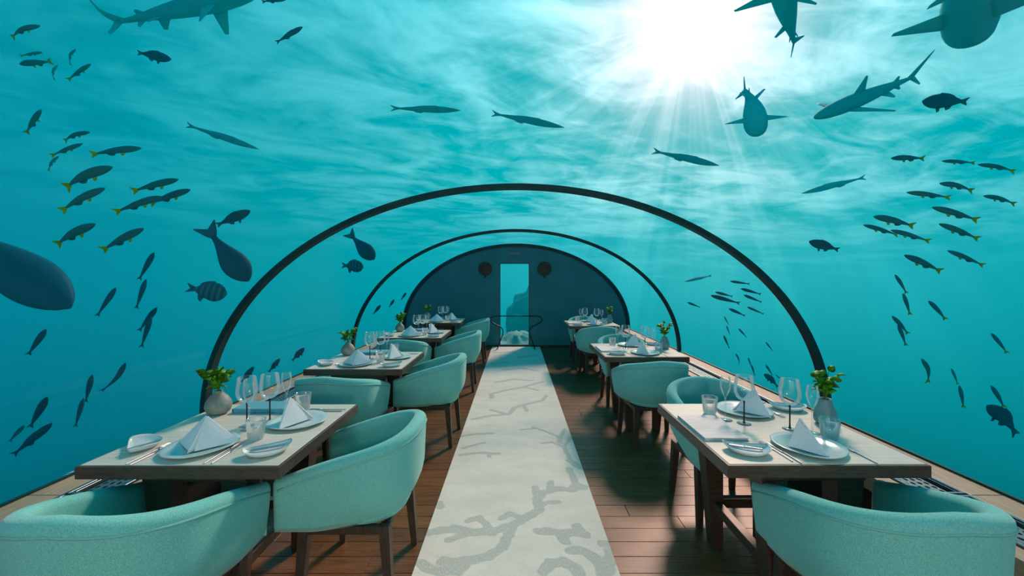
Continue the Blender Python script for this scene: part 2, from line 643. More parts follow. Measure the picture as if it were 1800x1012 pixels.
# side ledges: timber board, air grille, timber nosing, riser in recess-shade black
cell = 0.05
for sgn, side in ((-1, 'left'), (1, 'right')):
    led = empty('baseboard_' + side)
    led['kind'] = 'structure'
    led['label'] = 'raised timber ledge with air grille along the %s glass' % side
    yl = Y_END - Y_BACK
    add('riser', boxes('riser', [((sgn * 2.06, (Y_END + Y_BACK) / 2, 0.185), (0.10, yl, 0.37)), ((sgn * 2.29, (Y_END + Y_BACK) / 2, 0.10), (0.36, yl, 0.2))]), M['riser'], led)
    # boards in lengths
    ys = [Y_BACK + k * 1.135 for k in range(11)]
    wall_me = boxes('board', [((0, 0, 0), (0.20, 1.131, 0.045))], 0.003)
    nose_me = boxes('nosing', [((0, 0, 0), (0.085, 1.131, 0.085))], 0.004)
    for k in range(10):
        yc = ys[k] + 0.5675
        add('board', wall_me, M['sill'], led, (sgn * 2.372, yc, ZC - 0.0225))
        add('nosing', nose_me, M['sill'], led, (sgn * 1.985, yc, ZC - 0.0425))
        # grille: perforated plate in a frame over a flat black sheet put in for the shade below
        gx0, gx1 = 2.035, 2.265
        g = add('vent_grille', boxes('grille_frame', [((sgn * (gx0 + 0.012), yc, ZC - 0.004), (0.018, 1.12, 0.02)), ((sgn * (gx1 - 0.012), yc, ZC - 0.004), (0.018, 1.12, 0.02)),
                                                      ((sgn * (gx0 + gx1) / 2, yc - 0.553, ZC - 0.004), (0.19, 0.014, 0.02)), ((sgn * (gx0 + gx1) / 2, yc + 0.553, ZC - 0.004), (0.19, 0.014, 0.02)),
                                                      ((sgn * (gx1 - 0.040), yc, ZC - 0.004), (0.006, 1.09, 0.02))], 0.0015, 1), M['steel' if k % 9 == 99 else 'grille'], led)
        if k < 3 and ys[k] < -0.5:
            continue
        if 'plate_me' not in globals():
            vs, fs = [], []
            nx, ny = 4, 27
            cx, cy = 0.145 / nx, 1.08 / ny
            for i in range(nx):
                for j in range(ny):
                    ox, oy = -0.0725 + (i + .5) * cx, -0.54 + (j + .5) * cy
                    if (j % 2):
                        pass
                    o0 = len(vs)
                    for q in range(8):
                        a = PI / 4 * q
                        ca, sa = math.cos(a), math.sin(a)
                        m_ = max(abs(ca), abs(sa))
                        vs.append((ox + ca / m_ * cx / 2, oy + sa / m_ * cy / 2, 0))
                        vs.append((ox + ca * cx * 0.27, oy + sa * cy * 0.36, 0))
                        vs.append((ox + ca * cx * 0.27, oy + sa * cy * 0.36, -0.006))
                    for q in range(8):
                        a0, b0 = o0 + 3 * q, o0 + 3 * ((q + 1) % 8)
                        fs.append((a0, b0, b0 + 1, a0 + 1))
                        fs.append((a0 + 1, b0 + 1, b0 + 2, a0 + 2))
            plate_me = mesh('perforated_plate', vs, fs, smooth=False, fix=False)
        add('perforated_plate', plate_me, M['grille'], g, (sgn * 2.128, yc, ZC - 0.006))
        add('black_sheet', boxes('black_sheet', [((sgn * 2.15, yc, ZC - 0.06), (0.22, 1.12, 0.02))]), M['shade_sheet'], g)
    # steel edge strip beside the board
    add('edge_strip', boxes('edge_strip', [((sgn * 2.262, (Y_END + Y_BACK) / 2, ZC + 0.001), (0.006, yl - 0.01, 0.010))]), M['steel'], led)
    add('seal', boxes('seal', [((sgn * (A_ - 0.008), (Y_END + Y_BACK) / 2, ZC + 0.006), (0.016, yl - 0.3, 0.012))]), M['rib'], led)

# ------------------------------------------------------------------ the runner carpet with its coral drawing
def zr(zx, zy):
    """pixel of a 2.457x enlargement whose corner is (700,600) -> floor point"""
    x, y = 700 + zx / 2.457, 600 + zy / 2.457
    Y = F * EYE / (y - V0)
    return ((x - U0) * Y / F, Y)


coral = [
    ([(190, 960), (300, 958), (390, 935), (450, 895), (475, 840), (500, 800), (560, 765), (610, 735), (598, 690), (625, 660), (680, 642), (740, 648), (800, 636)], .034),
    ([(95, 968), (130, 992), (200, 1004), (262, 1000), (296, 965)], .034),
    ([(140, 832), (235, 816), (330, 832), (400, 832), (490, 800)], .036),
    ([(215, 868), (270, 848), (330, 830)], .026), ([(300, 782), (345, 768), (378, 795), (395, 826)], .026),
    ([(445, 772), (482, 752), (530, 768), (560, 765)], .026), ([(590, 635), (600, 690)], .026), ([(656, 615), (660, 652)], .028),
    ([(605, 722), (642, 704), (690, 700)], .024), ([(745, 645), (768, 618), (742, 570), (736, 555)], .028),
    ([(786, 552), (742, 520), (730, 490), (715, 462), (662, 440), (618, 445)], .034), ([(692, 440), (705, 410), (718, 384)], .032),
    ([(715, 462), (745, 420)], .032), ([(580, 375), (640, 395), (690, 415), (702, 444)], .034), ([(530, 386), (600, 380)], .03),
    ([(606, 826), (680, 832), (760, 836), (806, 842)], .036), ([(772, 805), (792, 836)], .034), ([(690, 832), (722, 874)], .034),
    ([(742, 910), (800, 914), (850, 945), (878, 1000), (884, 1030)], .034), ([(920, 920), (900, 1010)], .04), ([(880, 880), (912, 884)], .03),
    ([(628, 998), (655, 966), (705, 960), (752, 984), (780, 1012)], .036), ([(765, 620), (800, 640)], .03),
    ([(276, 414), (330, 405), (404, 402)], .04), ([(280, 466), (350, 447), (372, 443)], .034), ([(268, 496), (350, 486), (432, 490)], .04), ([(390, 490), (392, 504)], .03),
    ([(320, 340), (400, 325), (480, 318), (500, 290), (540, 278), (625, 258)], .05), ([(398, 300), (460, 316)], .045), ([(540, 280), (556, 306)], .04), ([(625, 258), (640, 236)], .04),
    ([(402, 248), (402, 230), (462, 215), (540, 200), (622, 178)], .055), ([(540, 200), (600, 214)], .05), ([(420, 180), (500, 166), (575, 172)], .06),
    ([(455, 125), (530, 118), (600, 128)], .07), ([(400, 100), (470, 92)], .07), ([(520, 70), (590, 62)], .09), ([(420, 52), (500, 46)], .09),
    ([(175, 705), (182, 722)], .03),
]
RW, RY0, RY1 = 1.048, 0.55, 8.74
nx, ny = 76, 560
gx = np.linspace(-RW / 2, RW / 2, nx)
gy = RY0 + (RY1 - RY0) * np.linspace(0, 1, ny) ** 1.25
X, Y = np.meshgrid(gx, gy)
dist = np.full(X.shape, 9.0)
wob = 1 + 0.16 * np.sin(X * 47 + 1.3) * np.sin(Y * 39) + 0.10 * np.sin(Y * 91 + X * 60)
for pts, r in coral:
    P = [zr(*p) for p in pts]
    for (x0, y0), (x1, y1) in zip(P[:-1], P[1:]):
        ex, ey = x1 - x0, y1 - y0
        t = np.clip(((X - x0) * ex + (Y - y0) * ey) / (ex * ex + ey * ey + 1e-9), 0, 1)
        d = np.hypot(X - x0 - t * ex, Y - y0 - t * ey) / (r * wob * (1.0 if y0 < 3.2 else 0.6))
        dist = np.minimum(dist, d)
vs = np.stack([X, Y, np.full(X.shape, 0.011)], -1).reshape(-1, 3)
idx = np.arange(nx * ny).reshape(ny, nx)
fs = np.stack([idx[:-1, :-1], idx[:-1, 1:], idx[1:, 1:], idx[1:, :-1]], -1).reshape(-1, 4)
edge = [idx[0, j] for j in range(nx)] + [idx[i, nx - 1] for i in range(1, ny)] + [idx[ny - 1, j] for j in range(nx - 2, -1, -1)] + [idx[i, 0] for i in range(ny - 2, 0, -1)]
nb = nx * ny
low = [(vs[k][0], vs[k][1], 0.0005) for k in edge]
fl = fs.tolist() + [[edge[(k + 1) % len(edge)], edge[k], nb + k, nb + (k + 1) % len(edge)] for k in range(len(edge))]
rug_me = bpy.data.meshes.new('runner_carpet')
rug_me.from_pydata([tuple(v) for v in vs] + low, [], fl)
at = rug_me.attributes.new('coral', 'FLOAT', 'POINT')
at.data.foreach_set('value', np.concatenate([dist.reshape(-1), np.full(len(low), 9.0)]).astype(np.float32))
m, nt, p = principled('runner_wool', (0.5, 0.5, 0.45), 0.95, spec=0.1)
an = nt.nodes.new('ShaderNodeAttribute')
an.attribute_name = 'coral'
co = objco(nt)
d = V(nt, an.outputs['Fac'])
n1 = noise(nt, mapped(nt, co, (1, 2.2, 1)), 3.0, 5, 0.65)
n2 = noise(nt, mapped(nt, co, (60, 240, 1)), 1.0, 3, 0.6)
n3 = noise(nt, mapped(nt, co, (170, 60, 1)), 1.0, 2, 0.6)
fac = d.ss(1.12, 0.82) * n3.ss(0.25, 0.62, 0.35, 1.0)
ground = mixc(nt, n1.ss(0.3, 0.7), (0.62, 0.655, 0.59), (0.73, 0.745, 0.67))
ground = mixc(nt, n2.ss(0.42, 0.75, 0.0, 0.35), ground, (0.45, 0.49, 0.44))
nt.links.new(mixc(nt, fac, ground, (0.42, 0.485, 0.455)), p.inputs['Base Color'])
bump(nt, p, n2 + d.ss(0.8, 1.2) * 1.2, 0.35, 0.004)
rug = add('runner_carpet', rug_me, m)
tag(rug, 'long pale grey runner carpet with darker coral branches down the aisle', 'carpet')

# ------------------------------------------------------------------ chair
def chair_proto():
    t = 0.068
    a, b, yf, ys_ = 0.268, 0.262, 0.255, -0.02
    half = [(a, yf - (yf - ys_) * k / 7) for k in range(7)]
    for k in range(0, 15):
        th = PI / 2 * k / 14
        c, s_ = math.cos(th), math.sin(th)
        half.append((a * abs(c) ** (2 / 2.5), ys_ - b * abs(s_) ** (2 / 2.5)))
    pts = [Vector((x, y)) for x, y in half] + [Vector((-x, y)) for x, y in reversed(half[:-1])]
    N = len(pts)
    acc = [0.0]
    for i in range(1, N):
        acc.append(acc[-1] + (pts[i] - pts[i - 1]).length)
    tot = acc[-1]

    def section(p, nrm, u, k=1.0):
        h = 0.795 - 0.175 * u ** 1.55
        zb = 0.368
        back = max(0.0, 1 - u * 1.25)
        inset = 0.022 + 0.062 * min(1.0, back * 2.2)
        r = t / 2
        pr = []
        top = h - r
        for q in range(10):
            f = q / 9
            z = zb + (top - zb) * f
            e = max(0.0, 1 - (z - zb) / 0.20)
            lean = 0.016 * (1 - f)
            pr.append(((r - inset * e ** 2.2 - lean) * 1.0, z))
        for q in range(1, 8):
            an = PI * q / 8
            pr.append((r * math.cos(an), top + r * math.sin(an) * 0.9))
        for q in range(6):
            f = 1 - q / 5
            z = 0.385 + (top - 0.385) * f
            pr.append((-r - 0.010 * (1 - f), z))
        return [Vector((p.x + nrm.x * n_ * k, p.y + nrm.y * n_ * k, z)) for n_, z in pr]
    rings, pipe = [], []
    for i, p_ in enumerate(pts):
        tn = (pts[min(i + 1, N - 1)] - pts[max(i - 1, 0)]).normalized()
        nrm = Vector((-tn.y, tn.x)) * -1
        u = abs(acc[i] / tot - 0.5) * 2
        if nrm.dot(Vector((p_.x, p_.y + 0.05))) < 0:
            nrm = -nrm
        if i == 0 or i == N - 1:
            seq = []
            for k in range(4):
                an = PI / 2 * k / 4
                q = p_ + Vector((0, 1)) * (t / 2) * math.cos(an)
                sec = section(q, nrm, 1.0, max(0.16, math.sin(an)))
                drop = 0.022 * (1 - math.sin(an))
                sec = [Vector((v.x, v.y, v.z - (drop if v.z > 0.5 else 0))) for v in sec]
                seq.append(sec)
            seq.append(section(p_, nrm, 1.0))
            rings += seq if i == 0 else list(reversed(seq))
        else:
            rings.append(section(p_, nrm, u))
        h = 0.795 - 0.175 * u ** 1.55
        pipe.append(Vector((p_.x + nrm.x * (t / 2 - 0.001), p_.y + nrm.y * (t / 2 - 0.001), h - t / 2 - 0.012)))
    root = empty('tub_chair')
    sh = add('shell', loft('shell', rings), M['fabric'], root)
    add('piping', tube('piping', pipe, 0.0052, 6), M['piping'], sh)
    # seat cushion inside the shell
    inner = []
    for i, p_ in enumerate(pts):
        tn = (pts[min(i + 1, N - 1)] - pts[max(i - 1, 0)]).normalized()
        nrm = Vector((tn.y, -tn.x))
        if nrm.dot(Vector((p_.x, p_.y + 0.05))) < 0:
            nrm = -nrm
        inner.append(p_ - nrm * (t / 2 + 0.004))
    inner = [Vector((q.x, min(q.y, 0.175))) for q in inner] + [Vector((x, 0.19)) for x in (-0.12, 0.0, 0.12)]
    cen = Vector((0, 0.0))
    cr = []
    for k, z in ((0.90, 0.369), (0.985, 0.376), (1.0, 0.395), (1.0, 0.435), (0.975, 0.455), (0.90, 0.466), (0.5, 0.472)):
        cr.append([Vector((cen.x + (q.x - cen.x) * k, cen.y + (q.y - cen.y) * k, z)) for q in inner])
    add('seat_cushion', loft('seat_cushion', cr), M['fabric'], root)
    # timber base
    zt, zl = 0.369, 0.332
    fx, fy, bx, by = 0.222, 0.172, 0.205, -0.185
    fr = boxes('seat_frame', [((0, fy, (zt + zl) / 2), (2 * fx, 0.03, zt - zl)), ((0, by, (zt + zl) / 2), (2 * bx, 0.03, zt - zl)),
                              ((fx - 0.008, 0.005, (zt + zl) / 2), (0.032, fy - by, zt - zl)), ((-fx + 0.008, 0.005, (zt + zl) / 2), (0.032, fy - by, zt - zl))], 0.003, 1)
    add('seat_frame', fr, M['chair_wood'], root)
    for sx, yy, xx, sp in ((1, fy, fx, 0.028), (-1, fy, fx, 0.028), (1, by, bx, -0.03), (-1, by, bx, -0.03)):
        rg = []
        for z, w, dd in ((0.369, 0.023, 0.0), (0.325, 0.023, 0.1), (0.0, 0.0155, 1.0)):
            ox, oy = sx * (xx + 0.014 * dd), yy + sp * dd
            rg.append([(ox - w, oy - w, z), (ox + w, oy - w, z), (ox + w, oy + w, z), (ox - w, oy + w, z)])
        add('leg', loft('leg', rg, smooth=False), M['chair_wood'], root)
    return root


chairP = Proto(chair_proto())
TL = [1.59, 3.30, 5.05, 6.80]          # front edges of the tables on the left
TR = [1.60, 3.83, 6.35]
CXL, CXR, TW, TD = -1.355, 1.262, 0.82, 0.80
tl_name = ['nearest table on the left', 'second table on the left', 'third table on the left', 'farthest table on the left']
tr_name = ['nearest table on the right', 'middle table on the right', 'farthest table on the right']
for i, y0 in enumerate(TL):
    wob_ = [0.0, 0.02, -0.015, 0.02][i]
    chairP.put((-0.79 + [0, .0, .0, .0][i], y0 + 0.455 + wob_, 0), PI / 2 + [0.0, -.03, .03, .0][i], 'mint green tub chair on the aisle side of the %s' % tl_name[i], 'chair', 'chairs of the left row')
    if i < 3:
        chairP.put(([-1.37, -1.39, -1.395][i], [y0 - 0.12, y0 - 0.13, y0 - 0.10][i], 0), [0.0, -0.04, 0.03][i],
                   'mint tub chair with back to viewer at the %s' % tl_name[i], 'chair', 'chairs of the left row')
for i, y0 in enumerate(TR):
    chairP.put(([1.335, 1.262, 1.275][i], [y0 - 0.115, y0 - 0.11, y0 - 0.11][i], 0), [0.0, 0.05, 0.04][i], 'mint tub chair with back to viewer at the %s' % tr_name[i], 'chair', 'chairs of the right row')
    chairP.put(([1.335, 1.31, 1.27][i], y0 + [1.02, 1.03, 1.03][i], 0), PI + [0.05, 0.0, 0.0][i], 'mint green tub chair facing the viewer behind the %s' % tr_name[i], 'chair', 'chairs of the right row')

# ------------------------------------------------------------------ table
def table_proto():
    root = empty('dining_table')
    add('tabletop', boxes('tabletop', [((0, 0, 0.7235), (TW, TD, 0.051))], 0.004, 2), M['edge_wood'], root)
    add('top_panel', boxes('top_panel', [((0, 0, 0.7495), (TW - 0.024, TD - 0.024, 0.0035))], 0.001, 1), M['ash'], root)
    add('apron', boxes('apron', [((0, 0.30, 0.672), (0.44, 0.03, 0.052)), ((0, -0.30, 0.672), (0.44, 0.03, 0.052)), ((0.2, 0, 0.672), (0.03, 0.60, 0.052)), ((-0.2, 0, 0.672), (0.03, 0.60, 0.052))], 0.003, 1), M['walnut'], root)
    for sx in (-1, 1):
        for sy in (-1, 1):
            rg = []
            for z, x0, x1, d_ in ((0.698, 0.222, 0.105, 0.045), (0.60, 0.215, 0.108, 0.045), (0.0, 0.160, 0.105, 0.038)):
                rg.append([(sx * x0, sy * 0.262 - d_, z), (sx * x1, sy * 0.262 - d_, z), (sx * x1, sy * 0.262 + d_, z), (sx * x0, sy * 0.262 + d_, z)])
            add('leg', loft('leg', rg, smooth=False), M['walnut'], root)
    add('stretcher', boxes('stretcher', [((0.14, 0, 0.235), (0.045, 0.45, 0.05))], 0.003, 1), M['walnut'], root)
    add('stretcher', boxes('stretcher', [((-0.14, 0, 0.235), (0.045, 0.45, 0.05))], 0.003, 1), M['walnut'], root)
    add('cross_bar', boxes('cross_bar', [((0, 0.262, 0.235), (0.26, 0.045, 0.05))], 0.003, 1), M['walnut'], root)
    add('cross_bar', boxes('cross_bar', [((0, -0.262, 0.235), (0.26, 0.045, 0.05))], 0.003, 1), M['walnut'], root)
    return root


tabP = Proto(table_proto())
ZT = 0.7515
for i, y0 in enumerate(TL):
    tabP.put((CXL, y0 + TD / 2, 0), 0, 'square pale topped table with dark edge, %s' % tl_name[i].replace('table on the left', 'of the left row'), 'table', 'tables of the left row')
for i, y0 in enumerate(TR):
    tabP.put((CXR, y0 + TD / 2, 0), 0, 'square pale topped table with dark edge, %s' % tr_name[i].replace('table on the right', 'of the right row'), 'table', 'tables of the right row')

# ------------------------------------------------------------------ tableware prototypes
def organic(k):
    return lambda a, r: 1 + k * (math.sin(3 * a + 0.7) * 0.55 + math.sin(5 * a + 2.1) * 0.30 + math.sin(11 * a) * 0.16) * min(1.0, r / 0.12)


plate_me_ = lathe('dinner_plate', [(0.0, 0.003), (0.055, 0.003), (0.085, 0.004), (0.118, 0.012), (0.140, 0.019), (0.1425, 0.0165), (0.120, 0.007), (0.088, 0.0), (0.0, 0.0)], 56, organic(0.035))
plateP = Proto(add('dinner_plate', plate_me_, M['plate']))


def dish_mesh():
    rings = []
    n = 48
    for k, z in ((0.0, 0.004), (0.5, 0.004), (0.78, 0.006), (0.94, 0.014), (1.0, 0.022), (1.01, 0.019), (0.80, 0.003), (0.6, 0.0), (0.0, 0.0)):
        rg = []
        for j in range(n):
            a = 2 * PI * j / n
            x, y = 0.130 * math.cos(a), 0.082 * math.sin(a)
            if y > 0:
                y = y * 0.55 + 0.012 * math.cos(2 * a)          # flattened, cut-looking edge
                x *= 1.0 + 0.05 * math.sin(a)
            curl = 0.010 * abs(math.cos(a)) ** 3 * k ** 3
            rg.append((x * k, y * k, z + curl))
        rings.append(rg)
    return loft('side_dish', rings, caps=False)


dishP = Proto(add('side_dish', dish_mesh(), M['dish']))


def napkin_proto(side=False):
    A, Fp, Lp, Rp = Vector((0, 0.012, 0.128)), Vector((0.0, -0.075, 0)), Vector((-0.135, 0.035, 0)), Vector((0.130, 0.040, 0))
    if side:
        Fp, Lp, Rp = Vector((0.02, -0.088, 0)), Vector((-0.115, 0.03, 0)), Vector((0.03, 0.052, 0))

    def panel(name, p, q, r, th=0.0035, bulge=0.008):
        nrm = (q - p).cross(r - p).normalized()
        n = 6
        vs, fs, ids = [], [], {}
        for sgn in (1, -1):
            for i in range(n + 1):
                for j in range(n + 1 - i):
                    a, b = i / n, j / n
                    c = 1 - a - b
                    v = p * a + q * b + r * c + nrm * (bulge * 27 * a * b * c * 0.5 + sgn * th)
                    ids[(sgn, i, j)] = len(vs)
                    vs.append(v)
        for sgn in (1, -1):
            for i in range(n):
                for j in range(n - i):
                    fs.append((ids[(sgn, i, j)], ids[(sgn, i + 1, j)], ids[(sgn, i, j + 1)]))
                    if i + j < n - 1:
                        fs.append((ids[(sgn, i + 1, j)], ids[(sgn, i + 1, j + 1)], ids[(sgn, i, j + 1)]))
        for k in range(n):
            for e0, e1 in (((k, 0), (k + 1, 0)), ((0, k), (0, k + 1)), ((k, n - k), (k + 1, n - k - 1))):
                fs.append((ids[(1,) + e0], ids[(1,) + e1], ids[(-1,) + e1], ids[(-1,) + e0]))
        return mesh(name, vs, fs)
    up = Vector((0, 0, 0.004))
    body = merge('folded_napkin', [panel('a', A, Lp + up, Fp + up + Vector((-0.007, 0.004, 0))), panel('b', A, Fp + up + Vector((0.009, 0.006, 0)), Rp + up),
                                   panel('c', A + Vector((0, .008, -.004)), Rp + up, Lp + up, bulge=-0.006)])
    body.polygons.foreach_set('use_smooth', [False] * len(body.polygons))
    o = add('folded_napkin', body, M['linen'])
    add('front_fold', panel('front_fold', A + Vector((0, -0.004, -0.003)), Fp + up + Vector((-0.006, -0.012, 0)), Fp + up + Vector((0.006, 0.022, 0)), 0.0028, 0.003), M['linen'], o)
    return o


napP = Proto(napkin_proto())
napSP = Proto(napkin_proto(True))


def fork_mesh():
    vs = [((0, -0.045, 0.003), (0.0048, 0.115, 0.003)), ((0, 0.026, 0.003), (0.007, 0.03, 0.003)), ((0, 0.05, 0.004), (0.020, 0.022, 0.003))]
    for k in (-0.009, -0.003, 0.003, 0.009):
        vs.append(((k, 0.082, 0.004), (0.0028, 0.045, 0.0025)))
    return boxes('fork', vs, 0.0008, 1)


def knife_mesh():
    return merge('knife', [boxes('k', [((0, -0.05, 0.003), (0.0055, 0.11, 0.004))], 0.0012, 1),
                           loft('b', [[(-0.006, 0.003, 0.001), (0.006, 0.003, 0.001), (0.006, 0.003, 0.0045), (-0.006, 0.003, 0.0045)], [(-0.006, 0.07, 0.001), (0.009, 0.07, 0.001), (0.006, 0.07, 0.004), (-0.006, 0.07, 0.004)],
                                      [(-0.004, 0.108, 0.001), (-0.002, 0.108, 0.001), (-0.002, 0.108, 0.003), (-0.004, 0.108, 0.003)]], smooth=False)])


forkP = Proto(add('fork', fork_mesh(), M['steel']))
knifeP = Proto(add('table_knife', knife_mesh(), M['steel']))
bk_me = merge('butter_knife', [boxes('h', [((0, -0.035, 0.004), (0.011, 0.07, 0.006))], 0.002, 1), boxes('bl', [((0.001, 0.03, 0.004), (0.014, 0.06, 0.003))], 0.0012, 1)])
butterP = Proto(add('butter_knife', bk_me, M['steel']))


def wine_proto(dark, kind):
    root = empty('wine_glass' if kind == 'wine' else 'flute_glass')
    if kind == 'wine':
        prof = [(0.004, 0.118), (0.021, 0.124), (0.038, 0.138), (0.047, 0.160), (0.0485, 0.185), (0.045, 0.215), (0.040, 0.248)]
    else:
        prof = [(0.0035, 0.120), (0.012, 0.136), (0.022, 0.158), (0.0265, 0.180), (0.0255, 0.205), (0.022, 0.228)]
    add('bowl', lathe('bowl', prof, 28), M['glass'], root)
    add('rim', tube('rim', [(prof[-1][0] * math.cos(2 * PI * k / 28), prof[-1][0] * math.sin(2 * PI * k / 28), prof[-1][1]) for k in range(28)], 0.0009, 5, True), M['glass'], root)
    add('stem', lathe('stem', [(0.0, 0.004), (0.008, 0.004), (0.0042, 0.012), (0.0034, 0.03), (0.0034, 0.10), (0.0052, 0.119), (0.0, 0.120)], 12), M['stemdark'] if dark else M['glass'], root)
    add('foot', lathe('foot', [(0.0, 0.006), (0.012, 0.005), (0.034, 0.002), (0.034, 0.0005), (0.0, 0.0005)], 28), M['glass'], root)
    return root


wineP = Proto(wine_proto(True, 'wine'))
fluteP = Proto(wine_proto(False, 'flute'))


def tumbler_proto(mat_, ribbed):
    n = 64
    rings = []
    for r, z, w in ((0.0, 0.004, 0), (0.030, 0.003, 0), (0.0335, 0.012, .5), (0.0405, 0.085, 1), (0.042, 0.092, 0.3), (0.042, 0.096, 0), (0.0405, 0.096, 0), (0.039, 0.085, 0), (0.032, 0.016, 0), (0.0, 0.014, 0)):
        rings.append([((r + (0.0012 * math.cos(16 * 2 * PI * j / n) * w if ribbed else 0)) * math.cos(2 * PI * j / n), (r + (0.0012 * math.cos(16 * 2 * PI * j / n) * w if ribbed else 0)) * math.sin(2 * PI * j / n), z) for j in range(n)])
    return add('tumbler', loft('tumbler', rings, caps=False), mat_)


tumP = Proto(tumbler_proto(M['glass_rib'], True))
tumBP = Proto(tumbler_proto(M['glass_blue'], True))


def vase_proto(m_, prof):
    return add('bud_vase', lathe('bud_vase', prof, 32, lambda a, r: 1 + 0.02 * math.sin(2 * a + 1)), m_)


vaseP = Proto(vase_proto(M['vase'], [(0.0, 0.0), (0.036, 0.0), (0.054, 0.014), (0.064, 0.042), (0.060, 0.068), (0.044, 0.094), (0.026, 0.112), (0.019, 0.122), (0.020, 0.128), (0.014, 0.128), (0.013, 0.11), (0.0, 0.10)]))
vaseBP = Proto(vase_proto(M['vase_blue'], [(0.0, 0.0), (0.034, 0.0), (0.048, 0.012), (0.052, 0.035), (0.046, 0.07), (0.033, 0.10), (0.027, 0.122), (0.028, 0.130), (0.021, 0.130), (0.020, 0.11), (0.0, 0.10)]))


def leaf_mesh():
    n = 10
    vs, fs = [], []
    for i in range(n + 1):
        t = i / n
        w = 0.024 * (math.sin(PI * min(1.0, t * 0.96 + 0.04) ** 0.72)) ** 0.8 if 0 < t < 1 else 0.0015
        y, z = 0.052 * t, 0.012 * math.sin(PI * t * 0.9) - 0.010 * t * t
        vs += [(-w, y, z - w * 0.18), (0, y, z + 0.002), (w, y, z - w * 0.18), (0, y, z - 0.001)]
    for i in range(n):
        for j in range(4):
            k = (j + 1) % 4
            fs.append((i * 4 + j, i * 4 + k, i * 4 + 4 + k, i * 4 + 4 + j))
    return mesh('leaf', vs, fs)


LEAF = leaf_mesh()


def plant_proto(seed, spread=1.0, n=28):
    rnd = random.Random(seed)
    root = empty('leafy_sprig')
    tops = []
    for k in range(5):
        a = 2 * PI * k / 5 + rnd.uniform(-.3, .3)
        r = rnd.uniform(0.022, 0.06) * spread
        h = rnd.uniform(0.075, 0.155)
        p = [(0, 0, -0.02), (0.004 * math.cos(a), 0.004 * math.sin(a), 0.015), (r * .45 * math.cos(a), r * .45 * math.sin(a), h * .55), (r * math.cos(a), r * math.sin(a), h)]
        add('stalk', tube('stalk', smooth_path(p, 4), 0.0018, 6), M['stem'], root)
        tops.append((a, p))
    for k in range(n):
        a, p = tops[k % 5]
        f = 1.0 if k < 5 else rnd.uniform(-0.6, 0.95)
        b = Vector(p[2]).lerp(Vector(p[3]), f)
        s_ = rnd.uniform(0.75, 1.15)
        o = add('leaf', LEAF, M['leaf'], root, b, (rnd.uniform(-0.2, 1.2), rnd.uniform(-0.8, 0.8), a - PI / 2 + rnd.uniform(-1.6, 1.6)))
        o.scale = (s_, s_, s_)
    return root


plantP = Proto(plant_proto(3))
plant2P = Proto(plant_proto(11, 0.8))


def book_proto(name, w, d, h, cover):
    root = empty(name)
    add('cover', boxes('cover', [((0, 0, 0.001), (w, d, 0.002)), ((0, 0, h - 0.001), (w, d, 0.002)), ((-w / 2 + 0.001, 0, h / 2), (0.002, d, h - 0.004))]), cover, root)
    add('pages', boxes('pages', [((0.001, 0, h / 2), (w - 0.008, d - 0.008, h - 0.0045))]), M['paper'] if cover is not M['menu_blue'] else M['menu_blue'], root)
    return root


blueP = Proto(book_proto('menu_book', 0.30, 0.14, 0.026, M['menu_blue']))
paleP = Proto(book_proto('menu_folder', 0.205, 0.31, 0.014, M['menu_pale']))

# ------------------------------------------------------------------ lay the tables
G = {}


